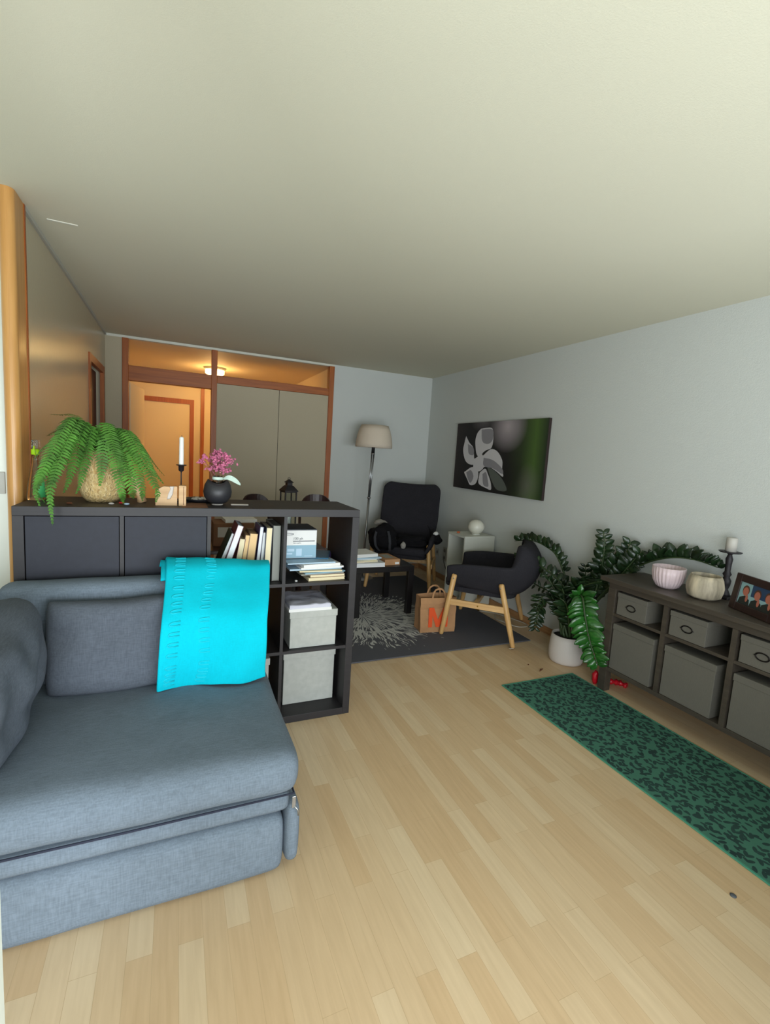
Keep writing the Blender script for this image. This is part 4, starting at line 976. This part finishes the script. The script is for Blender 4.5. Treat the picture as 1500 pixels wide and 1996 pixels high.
for k in range(3):
    a_ = k*2.094; tube(bm, [lp(1.70), (lp(1.70)+Vector((0.15*math.cos(a_), 0.15*math.sin(a_), 0)))], 0.0018, 5)
tube(bm, [lp(1.555), lp(1.70)], 0.002, 5); obj('shade_ring', bm, M['steel'], fl)
# ------------------------------------------------------------------ picture
pc = thing('wall_picture', 'large dark canvas print of a white blossom hanging on the long wall', 'picture', (1.98, 2.285, 1.107))
bm = BM(); box(bm, (0.0005, -1.42, 0), (0.0275, 0, 0.70), 0.001); obj('stretcher', bm, M['canvas_side'], pc)
bm = BM(); box(bm, (-0.0015, -1.419, 0.001), (0.0, -0.001, 0.699)); obj('canvas', bm, M['canvas'], pc)
Pet = {
 'p6': [(0.429, 0.354), (0.503, 0.323), (0.601, 0.221), (0.661, 0.1), (0.65, 0.051), (0.552, 0.061), (0.48, 0.204)],
 'p1': [(0.314, 0.903), (0.385, 0.915), (0.453, 0.896), (0.472, 0.743), (0.457, 0.627), (0.403, 0.597), (0.357, 0.546), (0.354, 0.466), (0.29, 0.523), (0.264, 0.643), (0.256, 0.744), (0.275, 0.844)],
 'p2': [(0.129, 0.804), (0.179, 0.704), (0.239, 0.623), (0.258, 0.48), (0.282, 0.39), (0.212, 0.374), (0.144, 0.431), (0.104, 0.577), (0.114, 0.703)],
 'p3': [(0.156, 0.264), (0.233, 0.334), (0.305, 0.321), (0.33, 0.223), (0.304, 0.099), (0.235, 0.066), (0.193, 0.143), (0.144, 0.241)],
 'p4': [(0.36, 0.506), (0.45, 0.609), (0.53, 0.581), (0.591, 0.463), (0.599, 0.351), (0.615, 0.241), (0.535, 0.307), (0.453, 0.357), (0.353, 0.367)],
 'p5': [(0.344, 0.266), (0.406, 0.331), (0.444, 0.259), (0.484, 0.147), (0.494, 0.041), (0.425, 0.059), (0.374, 0.08), (0.337, 0.124)],
 'c': [(0.26, 0.46), (0.358, 0.526), (0.401, 0.391), (0.342, 0.286), (0.261, 0.317)],
 'g1': [(0.323, 0.893), (0.454, 0.886), (0.464, 0.743), (0.413, 0.684), (0.344, 0.724)],
 'g2': [(0.162, 0.683), (0.239, 0.623), (0.246, 0.52), (0.182, 0.539)],
 'g3': [(0.17, 0.25), (0.23, 0.29), (0.27, 0.20), (0.24, 0.10), (0.2, 0.15)],
 'g4': [(0.377, 0.487), (0.493, 0.456), (0.599, 0.351), (0.604, 0.279), (0.501, 0.341), (0.387, 0.37)],
 'g5': [(0.38, 0.25), (0.42, 0.28), (0.45, 0.17), (0.46, 0.08), (0.40, 0.10)]}
for nm, mt, lay in (('p6', 'petal_dim', 1), ('p1', 'petal', 2), ('p2', 'petal', 2), ('p3', 'petal', 2), ('p4', 'petal', 2), ('p5', 'petal', 2), ('c', 'petal', 3), ('g1', 'petal_grey', 3), ('g2', 'petal_grey', 3), ('g3', 'petal_grey', 3), ('g4', 'petal_grey', 4), ('g5', 'petal_grey', 3)):
    P_ = [(-u*1.42, v*0.70, 0) for u, v in Pet[nm]]
    P_ = catmull(P_+[P_[0]], 4)[:-1]
    bm = BM(); vs = [bm.verts.new((-0.0016-0.0003*lay, p.x, p.y)) for p in P_]; f = bm.faces.new(vs); f.normal_update(); bmesh.ops.triangulate(bm, faces=[f]); 
    obj('petal' if nm[0] == 'p' else ('blossom_centre' if nm == 'c' else 'petal_shadow'), bm, M[mt], pc)
# ------------------------------------------------------------------ white side cabinet, lamp, sockets
wc = thing('side_table', 'white cube side table open on one side, against the long wall', 'side table', (1.64, 1.46, 0.0005))
hw = 0.345; 
obj('top', _b((0, 0, hw*2-0.02), (hw, 0.30, hw*2)), M['white_lac'], wc)
for z_ in (0.0, 0.335): obj('shelf_board', _b((0.001, 0.0155, z_), (hw-0.001, 0.2845, z_+0.02)), M['white_lac'], wc)
for y in (0.0, 0.285): obj('side_board', _b((0, y, 0), (hw, y+0.015, hw*2-0.0205)), M['white_lac'], wc)
obj('back_board', _b((hw-0.012, 0.016, 0.021), (hw-0.002, 0.284, hw*2-0.021)), M['white_lac'], wc)
gl = thing('table_lamp', 'squat white opal glass globe lamp on the white cube table', 'table lamp', (1.83, 1.565, 0.6915))
bm = BM(); lathe(bm, [(0.001, 0.012), (0.035, 0.012), (0.062, 0.03), (0.078, 0.06), (0.080, 0.082), (0.068, 0.115), (0.045, 0.136), (0.02, 0.145), (0.001, 0.147)], 32); obj('globe', bm, M['globe'], gl)
bm = BM(); lathe(bm, [(0.001, 0), (0.042, 0), (0.042, 0.008), (0.034, 0.0118), (0.001, 0.0118)], 24); obj('base', bm, M['white_lac'], gl)
lump('orange_shell', 'tiny orange shell on the white cube table near the globe lamp', 'shell', (1.69, 1.66, 0.7), (0.018, 0.011, 0.009), mat('shell_orange', (190, 100, 60), 0.6), 30.1, 0.3)
for (y, z_, lb) in ((2.555, 0.30, 'square wall socket nearer the room corner, low on the long wall'), (2.39, 0.31, 'tall double wall socket low on the long wall near the white table')):
    t = thing('wall_socket', lb, 'socket', (XR-0.0005, y, z_)); tall = 0.08 if y < 2.5 else 0.04
    obj('plate', _b((-0.009, -0.04, -tall), (0, 0.04, tall), 0.002), M['socket'], t)
    for zz in ((-0.04, 0.04) if y < 2.5 else (0,)):
        bm = BM(); lathe(bm, [(0.001, 0), (0.02, 0), (0.02, 0.002), (0.001, 0.002)], 20); o = obj('outlet', bm, M['socket_dark'], t); o.matrix_basis = Matrix.Translation((-0.009, 0, zz))@Matrix.Rotation(R(-90), 4, 'Y')
bm = BM(); tube(bm, catmull([(1.985, 2.38, 0.27), (1.95, 2.30, 0.22), (1.95, 2.22, 0.12), (1.93, 2.1, 0.02), (1.90, 1.9, 0.008), (1.80, 1.85, 0.008), (1.72, 2.0, 0.015)], 8), 0.004, 6)
tag(obj('power_cord', bm, M['cable_dark']), 'dark power cord hanging from the wall socket to the floor', 'cord')
bm = BM(); tube(bm, catmull([(1.76, 1.30, 0.006), (1.86, 1.20, 0.006), (1.78, 1.08, 0.006), (1.78, 0.98, 0.016), (1.84, 0.86, 0.006), (1.94, 0.84, 0.006), (1.97, 0.92, 0.006), (1.93, 1.06, 0.006), (1.86, 1.28, 0.006), (1.93, 1.38, 0.006)], 8), 0.004, 6)
tag(obj('extension_cord', bm, M['cable']), 'white cord looping on the floor under the low armchair', 'cord')
bt = thing('brass_bottle', 'small brass bottle standing on the floor under the low armchair', 'bottle', (1.76, 1.34, 0.0005))
bm = BM(); lathe(bm, [(0.001, 0), (0.025, 0), (0.027, 0.05), (0.02, 0.075), (0.008, 0.10), (0.008, 0.15), (0.001, 0.151)], 20); obj('body', bm, M['brass'], bt)
# ------------------------------------------------------------------ ZZ plant
zz = thing('potted_plant', 'tall glossy dark green plant with arching stems in a white floor pot', 'plant', (1.745, 0.19, 0.0005))
bm = BM(); lathe(bm, [(0.001, 0), (0.098, 0), (0.112, 0.006), (0.122, 0.03), (0.125, 0.09), (0.119, 0.16), (0.112, 0.203), (0.106, 0.203), (0.106, 0.18), (0.001, 0.175)], 44); obj('pot', bm, M['pot_white'], zz)
bm = BM(); lathe(bm, [(0.001, 0.192), (0.08, 0.19), (0.105, 0.183)], 24); obj('soil', bm, M['soil'], zz)
O = Vector((1.745, 0.19, 0.0))
def zz_stem(pts, leaf=0.05, start=0.3, dens=0.022, m='zz_leaf', wide=0.5, upl=0.5, face=None, up_only=False):
    leaf *= 1.18; dens *= 1.3 if m == 'zz_leaf' else 1.1
    P_ = catmull([Vector(p)-O for p in pts], 8); n = len(P_); bm = BM()
    tube(bm, P_, [0.0085*(1-0.75*i/n)+0.001 for i in range(n)], 7, mi=0)
    L = [0]
    for i in range(n-1): L.append(L[-1]+(P_[i+1]-P_[i]).length)
    d = L[-1]*start; i = 0; sgn = 1; bl_ = BM(); cnt = 0
    while d < L[-1]:
        while L[i+1] < d: i += 1
        T_ = (P_[i+1]-P_[i]).normalized(); p = P_[i]+T_*(d-L[i]); u = d/L[-1]
        ref = Vector((0.6, 0.75, -0.1)) if abs(T_.z) > 0.8 else Vector((0, 0, 1))
        sd = T_.cross(ref).normalized(); nn = sd.cross(T_).normalized()
        if nn.z < 0: nn = -nn
        for sg in (-1, 1):
            ln = leaf*(0.8+0.3*random.random())*(0.75+0.5*math.sin(math.pi*min(1, (u-start)/(1-start)*0.9+0.1)))
            D_ = (sd*sg*(1-0.3*upl)+T_*0.5+nn*upl*random.uniform(0.2, 0.9)+Vector([random.uniform(-.15, .15) for _ in range(3)])).normalized()
            Wd = D_.cross(nn+sd*sg*0.3).normalized(); Nn = Wd.cross(D_)
            if face is not None:
                fv = (Vector(face)+Vector([random.uniform(-.35, .35) for _ in range(3)])).normalized()
                pp = T_.cross(fv).normalized()
                if up_only and pp.z < 0: pp = -pp
                D_ = (pp*(1 if up_only else sg)+T_*(0.25+0.5*random.random()+(0.25*sg if up_only else 0))+(fv*0.25*sg if up_only else fv*0.1)).normalized()
                Wd = D_.cross(fv).normalized(); Nn = Wd.cross(D_)
            w = ln*wide*0.5; rows_ = []
            for q, (a_, ww) in enumerate(((0.0, 0.06), (0.2, 0.72), (0.45, 1.0), (0.7, 0.8), (0.9, 0.36), (1.0, 0.03))):
                c = p+D_*ln*a_-Nn*ln*0.12*a_*a_
                rows_.append([bl_.verts.new(c-Wd*w*ww+Nn*w*ww*0.28), bl_.verts.new(c), bl_.verts.new(c+Wd*w*ww+Nn*w*ww*0.28)])
            for A_, B_ in zip(rows_, rows_[1:]):
                for k in (0, 1): bl_.faces.new((A_[k], A_[k+1], B_[k+1], B_[k])).smooth = True
        d += dens*(0.85+0.3*random.random()); cnt += 1
    st = obj('stem', bm, M['zz_stem'], zz)
    lf = obj('leaflets', bl_, M[m], st, mods=(solid(0.0012),)); return st
b = lambda a_, r_=0.045: (1.745+r_*math.cos(a_), 0.19+r_*math.sin(a_), 0.185)
zz_stem([b(1), (1.84, 0.33, 0.481), (1.85, 0.476, 0.700), (1.85, 0.62, 0.764), (1.85, 0.80, 0.779), (1.85, 1.00, 0.735)], 0.060, 0.42, 0.036, wide=0.55, up_only=True, face=(-0.75, -0.65, 0.1))
zz_stem([b(2), (1.73, 0.25, 0.50), (1.72, 0.359, 0.589), (1.71, 0.535, 0.64), (1.70, 0.70, 0.665), (1.69, 0.79, 0.64)], 0.056, 0.40, 0.046, wide=0.6, face=(-0.75, -0.65, 0.1))
zz_stem([b(2.6), (1.76, 0.36, 0.42), (1.77, 0.578, 0.455), (1.78, 0.74, 0.475)], 0.040, 0.40, 0.042, wide=0.34, face=(-0.75, -0.65, 0.1))
zz_stem([b(0.2), (1.87, 0.12, 0.50), (1.88, 0.095, 0.678), (1.87, 0.075, 0.86), (1.87, 0.10, 0.98)], 0.062, 0.35, 0.028, wide=0.62, face=(-0.75, -0.65, 0.1))
zz_stem([b(0.1), (1.88, 0.12, 0.50), (1.90, 0.03, 0.70), (1.90, -0.07, 0.84), (1.90, -0.10, 0.94)], 0.065, 0.42, 0.03, wide=0.64, face=(-0.75, -0.65, 0.1))
zz_stem([b(5.8), (1.86, 0.1, 0.45), (1.90, -0.03, 0.66), (1.91, -0.14, 0.83), (1.90, -0.20, 0.90)], 0.068, 0.55, 0.032, wide=0.64, face=(-0.75, -0.65, 0.1))
zz_stem([b(5.5), (1.89, 0.106, 0.46), (1.93, -0.119, 0.740), (1.93, -0.221, 0.828), (1.93, -0.37, 0.892), (1.93, -0.514, 0.912), (1.92, -0.657, 0.90)], 0.066, 0.55, 0.030, wide=0.62, up_only=True, face=(-0.75, -0.65, 0.1))
zz_stem([b(4.6), (1.66, 0.06, 0.50), (1.60, -0.03, 0.555), (1.575, -0.095, 0.44), (1.57, -0.16, 0.30), (1.575, -0.235, 0.175)], 0.078, 0.42, 0.022, 'zz_bright', wide=0.56, face=(-0.75, -0.65, 0.1))
zz_stem([b(3.4), (1.70, 0.32, 0.40), (1.68, 0.42, 0.34), (1.665, 0.44, 0.24), (1.66, 0.44, 0.165)], 0.058, 0.3, 0.022, wide=0.5)
zz_stem([b(3.9), (1.66, 0.24, 0.42), (1.60, 0.32, 0.46), (1.585, 0.36, 0.36)], 0.058, 0.35, 0.022, wide=0.5)
zz_stem([b(5.1), (1.70, 0.10, 0.54), (1.67, -0.02, 0.645), (1.64, -0.13, 0.69)], 0.085, 0.5, 0.03, wide=0.6)
zz_stem([b(1.8), (1.70, 0.28, 0.44), (1.66, 0.36, 0.58), (1.64, 0.40, 0.60)], 0.05, 0.3, 0.034, wide=0.5)
zz_stem([b(3.0), (1.69, 0.20, 0.42), (1.62, 0.17, 0.55), (1.60, 0.13, 0.53)], 0.066, 0.35, 0.03, wide=0.55)
zz_stem([b(2.2), (1.78, 0.27, 0.40), (1.80, 0.36, 0.55), (1.82, 0.46, 0.60)], 0.058, 0.3, 0.03, wide=0.5)
zz_stem([b(0.9), (1.84, 0.21, 0.42), (1.87, 0.21, 0.58), (1.88, 0.23, 0.70)], 0.058, 0.35, 0.032, wide=0.5)
zz_stem([b(4.2), (1.66, 0.13, 0.38), (1.61, 0.12, 0.47), (1.58, 0.16, 0.50)], 0.07, 0.3, 0.024, wide=0.55)
# ------------------------------------------------------------------ sideboard
sd_ = thing('sideboard', 'long grey-brown stained console with open compartments against the long wall', 'sideboard', (0, 0, 0))
X0, X1 = 1.64, 1.985; Y1, per = -0.192, 0.3625; GB = M['grey_brown']
posts = [(-0.246, -0.192)]+[(-0.592-per*k+0.0, -0.566-per*k) for k in range(3)]
Yend = -0.246-0.32-per*3
posts.append((Yend-0.054, Yend))
obj('top_board', _b((1.602, Yend-0.09, 0.712), (1.998, -0.152, 0.740), 0.003), GB, sd_)
obj('top_rail', _b((X0, Yend-0.05, 0.672), (X0+0.02, -0.196, 0.7115)), GB, sd_)
obj('top_rail', _b((X1-0.02, Yend-0.05, 0.672), (X1, -0.196, 0.7115)), GB, sd_)
for i, (a_, b_) in enumerate(posts):
    ends = i in (0, len(posts)-1)
    if ends:
        for xa in (X0, X1-0.05): obj('leg', _b((xa, a_, 0.0005), (xa+0.05, b_, 0.671), 0.002), GB, sd_)
        obj('end_panel', _b((X0+0.0505, a_+0.01, 0.14), (X1-0.0505, b_-0.01, 0.671)), GB, sd_)
    else: obj('divider', _b((X0, a_, 0.1665), (X1-0.02, b_, 0.671)), GB, sd_)
obj('bottom_board', _b((X0, Yend+0.0005, 0.140), (X1-0.0, -0.2465, 0.166), 0.001), GB, sd_)
cells = [(posts[i+1][1], posts[i][0]) for i in range(4)]
for (a_, b_) in cells: obj('shelf_board', _b((X0+0.001, a_+0.0005, 0.502), (X1-0.02, b_-0.0005, 0.519)), GB, sd_)
wh = ['nearest the tall plant', 'second from the tall plant', 'third from the tall plant', 'farthest from the tall plant']
for i, (a_, b_) in enumerate(cells):
    t = thing('fabric_box', 'large grey linen box %s, lower row' % wh[i], 'box', (X0+0.004, b_-0.006, 0.1665), 0, 'large linen boxes in the console')
    w_ = 0.283
    obj('box_body', _b((0.003, -w_+0.003, 0), (0.32, -0.003, 0.275), 0.002), M['box_linen'], t); obj('lid', _b((0, -w_, 0.252), (0.323, 0, 0.288), 0.003), M['box_linen'], t)
    # small box with an oval handle
    w2 = 0.205
    t = thing('fabric_box', 'small handled linen box %s, upper row' % wh[i], 'box', (X0+0.004, b_-0.012, 0.5195), 0, 'small linen boxes in the console')
    obj('box_body', _b((0.003, -w2+0.003, 0), (0.30, -0.003, 0.125), 0.002), M['box_linen'], t); ld = obj('lid', _b((0, -w2, 0.108), (0.303, 0, 0.138), 0.003), M['box_linen'], t)
    bm = BM(); ring = []
    for k in range(33):
        a2 = 2*math.pi*k/32; ring.append((-0.001, -w2/2+0.029*math.cos(a2), 0.062+0.018*math.sin(a2)))
    tube(bm, ring, 0.0032, 6, caps=False)
    for sg in (-1, 1): tube(bm, [(-0.001, -w2/2+sg*0.028, 0.062), (-0.001, -w2/2+sg*0.037, 0.062)], [0.0035, 0.0015], 6)
    obj('handle', bm, M['dark_metal'], t)
# bowls, candlestick and photo frame on the console
def ribbed(name, label, c, R0, Hh, prof, m, ribs=0, amp=0.0):
    t = thing(name, label, 'bowl', c)
    bm = BM(); rg = lathe(bm, prof, 120 if ribs else 40)
    if ribs:
        for v in bm.verts:
            a_ = math.atan2(v.co.y, v.co.x); r_ = math.hypot(v.co.x, v.co.y)
            if r_ > 0.03 and 0.004 < v.co.z < Hh-0.012:
                k = 1+amp*math.sin(a_*ribs+v.co.z*6); v.co.x *= k; v.co.y *= k
    obj('bowl_body', bm, m, t); return t
ribbed('plant_pot', 'pale pink ribbed ceramic bowl on the console, nearer the plant', (1.775, -0.475, 0.7405), 0.087, 0.125,
       [(0.001, 0), (0.042, 0), (0.060, 0.012), (0.078, 0.045), (0.086, 0.085), (0.088, 0.125), (0.083, 0.126), (0.080, 0.085), (0.055, 0.02), (0.001, 0.014)], M['bowl_pink'], 26, 0.03)
ribbed('plant_pot', 'mottled beige stone bowl on the console beside the candlestick', (1.785, -0.682, 0.7405), 0.1, 0.125,
       [(0.001, 0), (0.055, 0), (0.080, 0.014), (0.088, 0.045), (0.090, 0.07), (0.082, 0.110), (0.072, 0.130), (0.067, 0.129), (0.077, 0.10), (0.084, 0.07), (0.07, 0.02), (0.001, 0.016)], M['bowl_stone'])
t = thing('candlestick', 'weathered dark metal candlestick with thick pale candle on the console', 'candlestick', (1.925, -0.705, 0.7405))
bm = BM(); box(bm, (-0.045, -0.045, 0), (0.045, 0.045, 0.014), 0.003)
lathe(bm, [(0.001, 0.014), (0.03, 0.014), (0.024, 0.03), (0.014, 0.05), (0.022, 0.075), (0.024, 0.10), (0.014, 0.12), (0.022, 0.135), (0.014, 0.15), (0.015, 0.19), (0.018, 0.22), (0.010, 0.245), (0.016, 0.252), (0.050, 0.256), (0.056, 0.262), (0.050, 0.262), (0.001, 0.260)], 28)
obj('holder', bm, M['iron'], t)
bm = BM(); lathe(bm, [(0.001, 0.2625), (0.0265, 0.2625), (0.0265, 0.335), (0.022, 0.340), (0.001, 0.338)], 24); obj('candle', bm, M['candle_grey'], t)
t = thing('photo_frame', 'wide dark brown photo frame with a holiday snapshot on the console', 'picture frame', (1.77, -0.826, 0.7405), 0)
t.rotation_euler = (R(0), R(8), R(-22))
fw, fh = 0.28, 0.185; bd_ = 0.038
for nm, a_, b_ in (('frame_side', (-0.009, -bd_, 0.0), (0.009, 0, fh)), ('frame_side', (-0.009, -fw, 0.0), (0.009, -fw+bd_, fh)), ('frame_rail', (-0.009, -fw+bd_, fh-bd_), (0.009, -bd_, fh)), ('frame_rail', (-0.009, -fw+bd_, 0), (0.009, -bd_, bd_))):
    obj(nm, _b(a_, b_, 0.003), M['frame_dark'], t)
ph = obj('photo_print', _b((-0.002, -fw+bd_-0.004, bd_-0.004), (0.004, -bd_+0.004, fh-bd_+0.004)), M['photo_sky'], t)
def ell(nm, cy, cz, ry, rz, m, x): 
    bm = BM(); vs = [bm.verts.new((x, cy+ry*math.cos(2*math.pi*k/20), cz+rz*math.sin(2*math.pi*k/20))) for k in range(20)]; bm.faces.new(vs); obj(nm, bm, m, ph)
def poly(nm, P_, m, x):
    bm = BM(); bm.faces.new([bm.verts.new((x, y, z_)) for y, z_ in P_]); obj(nm, bm, m, ph)
poly('sea', [(-0.11, fh-bd_), (-0.243, fh-bd_), (-0.243, bd_+0.05), (-0.11, bd_+0.05)], M['photo_blue'], -0.0024)
for q, (cy, dz) in enumerate(((-0.078, 0.0), (-0.150, -0.004), (-0.215, 0.0))):
    poly('clothing', [(cy+0.036, bd_), (cy-0.036, bd_), (cy-0.030, bd_+0.03), (cy, bd_+0.045), (cy+0.030, bd_+0.03)], M['photo_dark'], -0.0026-0.0002*q)
    ell('hair_area', cy, bd_+0.072+dz, 0.021, 0.026, M['hair'], -0.0034); ell('face_area', cy, bd_+0.066+dz, 0.017, 0.022, M['skin'], -0.0037)
    ell('hand_area', cy-0.014, bd_+0.034+dz, 0.008, 0.018, M['skin'], -0.0039)
obj('back_stand', _b((0.0095, -fw/2-0.03, 0.03), (0.012, -fw/2+0.03, 0.14)), M['black'], t)
# ------------------------------------------------------------------ small things on the floor
rd = thing('foil_ornament', 'shiny red foil ornament lying on the floor beneath the end of the console', 'ornament', (1.665, -0.15, 0.0005), R(20))
bm = BM(); bmesh.ops.create_icosphere(bm, subdivisions=3, radius=1)
for v in bm.verts: k = 1+0.25*noise.noise(v.co*3); v.co = Vector((v.co.x*0.022*k, v.co.y*0.02*k, 0.045+v.co.z*0.045*k))
obj('foil', bm, M['red'], rd, smooth=True)
bm = BM(); tube(bm, catmull([(0.02, 0.0, 0.03), (0.06, -0.04, 0.02), (0.08, -0.09, 0.025), (0.12, -0.11, 0.015), (0.12, -0.16, 0.012)], 5), [0.016+0.006*math.sin(k*1.7) for k in range(21)], 8); obj('foil_tail', bm, M['red'], rd)
bm = BM(); tube(bm, [(1.425, 0.10, 0.003), (1.45, 0.115, 0.006), (1.475, 0.125, 0.004)], [0.002, 0.006, 0.002], 6); tag(obj('dry_leaf', bm, M['bark'], smooth=True), 'curled brown dry leaf on the floor before the plant pot', 'leaf')
lump('crumb', 'tiny brown crumb on the floor left of the dry leaf', 'crumb', (1.42, 0.21, 0.003), (0.006, 0.004, 0.003), M['bark'], 3)
bm = BM(); lathe(bm, [(0.001, 0), (0.010, 0), (0.010, 0.002), (0.005, 0.003), (0.001, 0.003)], 16); tag(obj('furniture_glide', bm, M['grey_print'], loc=(0.868, -1.472, 0.0003)), 'small round dark button lying on the floor near the runner', 'button')
bm = BM(); box(bm, (-0.018, -0.006, 0), (0.018, 0.006, 0.004), 0.001); o = obj('felt_tab', bm, M['cable'], loc=(1.47, 0.462, 0.0105)); tag(o, 'small white felt tab beside a leg of the low armchair', 'tab')
# ------------------------------------------------------------------ dining corner behind the shelf
dt = thing('dining_table', 'dark dining table hidden behind the shelving unit', 'table', (-0.33, 1.35, 0))
obj('tabletop', _b((-0.42, -0.48, 0.71), (0.42, 0.48, 0.735), 0.004), M['dark_chair'], dt)
for sx in (-1, 1):
    for sy in (-1, 1): obj('leg', _b((sx*0.37-0.03, sy*0.43-0.03, 0), (sx*0.37+0.03, sy*0.43+0.03, 0.709)), M['dark_chair'], dt)
def dining_chair(label, loc, rz):
    t = thing('dining_chair', label, 'chair', loc, rz, None)
    bm = BM(); Pp = []
    for k in range(13): a_ = R(-52+k*104/12); Pp.append((0.21*math.sin(a_)*1.0, 0.20*math.cos(a_)))
    for i in range(12):
        for (z0, z1) in ((0.82, 0.985),):
            (xa, ya), (xb, yb) = Pp[i], Pp[i+1]
            za = z1-0.0006*(abs(i-6))**3; zb2 = z1-0.0006*(abs(i+1-6))**3
            bm.faces.new([bm.verts.new(v) for v in ((xa, ya, z0), (xb, yb, z0), (xb, yb, zb2), (xa, ya, za))])
    bmesh.ops.remove_doubles(bm, verts=bm.verts, dist=0.0001)
    obj('backrest', bm, M['dark_chair'], t, mods=(solid(0.018),))
    bm = BM(); lathe(bm, [(0.001, 0.44), (0.19, 0.44), (0.20, 0.45), (0.20, 0.465), (0.001, 0.47)], 28); obj('seat', bm, M['dark_chair'], t)
    for sx in (-1, 1):
        bm = BM(); tube(bm, [(sx*0.15, 0.17, 0), (sx*0.145, 0.15, 0.44), (sx*0.15, 0.165, 0.83)], 0.014, 10); obj('leg', bm, M['dark_chair'], t)
        bm = BM(); tube(bm, [(sx*0.16, -0.16, 0), (sx*0.14, -0.13, 0.44)], 0.014, 10); obj('leg', bm, M['dark_chair'], t)
    return t
dining_chair('dark wooden chair whose back corner peeks over the shelf, left of the lantern', (-0.15, 1.98, 0), R(22))
dining_chair('dark wooden chair with curved back behind and right of the lantern', (0.335, 1.96, 0.0105), R(-8))
ln = thing('lantern', 'dark metal lantern with pointed roof and glass sides behind the shelf', 'lantern', (-0.02, 1.62, 0.7355), R(12))
hw = 0.048; hz = 0.33
bm = BM(); box(bm, (-0.055, -0.055, 0), (0.055, 0.055, 0.014), 0.002); obj('base', bm, M['iron'], ln)
bm = BM()
for sx in (-1, 1):
    for sy in (-1, 1): box(bm, (sx*hw-0.005, sy*hw-0.005, 0.014), (sx*hw+0.005, sy*hw+0.005, hz))
for z_ in (0.15, hz-0.01): 
    for s_ in (-1, 1): box(bm, (-hw, s_*hw-0.003, z_), (hw, s_*hw+0.003, z_+0.008)); box(bm, (s_*hw-0.003, -hw, z_), (s_*hw+0.003, hw, z_+0.008))
obj('frame', bm, M['iron'], ln)
for s_ in (-1, 1):
    obj('pane', _b((-hw+0.005, s_*hw-0.0008, 0.015), (hw-0.005, s_*hw+0.0008, hz-0.002)), M['clear'], ln); obj('pane', _b((s_*hw-0.0008, -hw+0.005, 0.015), (s_*hw+0.0008, hw-0.005, hz-0.002)), M['clear'], ln)
bm = BM(); rg = []
for (r_, z_) in ((0.060, hz), (0.058, hz+0.008), (0.030, hz+0.045), (0.022, hz+0.048), (0.022, hz+0.070), (0.032, hz+0.072), (0.008, hz+0.095), (0.003, hz+0.098)): rg.append([bm.verts.new((sx*r_, sy*r_, z_)) for sx, sy in ((-1, -1), (1, -1), (1, 1), (-1, 1))])
for A, B in zip(rg, rg[1:]):
    for i in range(4): bm.faces.new((A[i], A[(i+1) % 4], B[(i+1) % 4], B[i]))
bm.faces.new(rg[0]); bm.faces.new(rg[-1]); obj('roof', bm, M['iron'], ln)
bm = BM(); ring = [(0.010*math.cos(2*math.pi*k/16), 0, hz+0.103+0.010*math.sin(2*math.pi*k/16)) for k in range(17)]; tube(bm, ring, 0.002, 6, caps=False); obj('ring', bm, M['iron'], ln)
bm = BM(); lathe(bm, [(0.001, 0.014), (0.026, 0.014), (0.026, 0.16), (0.001, 0.162)], 20); obj('candle', bm, M['candle'], ln)
cb2 = thing('moving_box', 'brown cardboard box with white label behind the row of books', 'box', (-0.52, 1.005, 0.7355))
obj('box_body', _b((-0.125, 0, 0), (0.14, 0.22, 0.155), 0.002), M['cardboard'], cb2)
obj('label', _b((-0.098, -0.001, 0.062), (-0.002, -0.0002, 0.13)), M['label'], cb2)
for k in range(2): obj('scribble', _b((-0.045+0.012*k, -0.0016, 0.085-0.012*k), (-0.02+0.006*k, -0.0012, 0.089-0.012*k)), M['grey_print'], cb2)
slab('paper_pile', 'white papers lying on the brown cardboard box behind the shelf', 'paper', -0.47, 1.12, 0.21, 0.18, 0.8915, 0.022, 4, M['paper'])
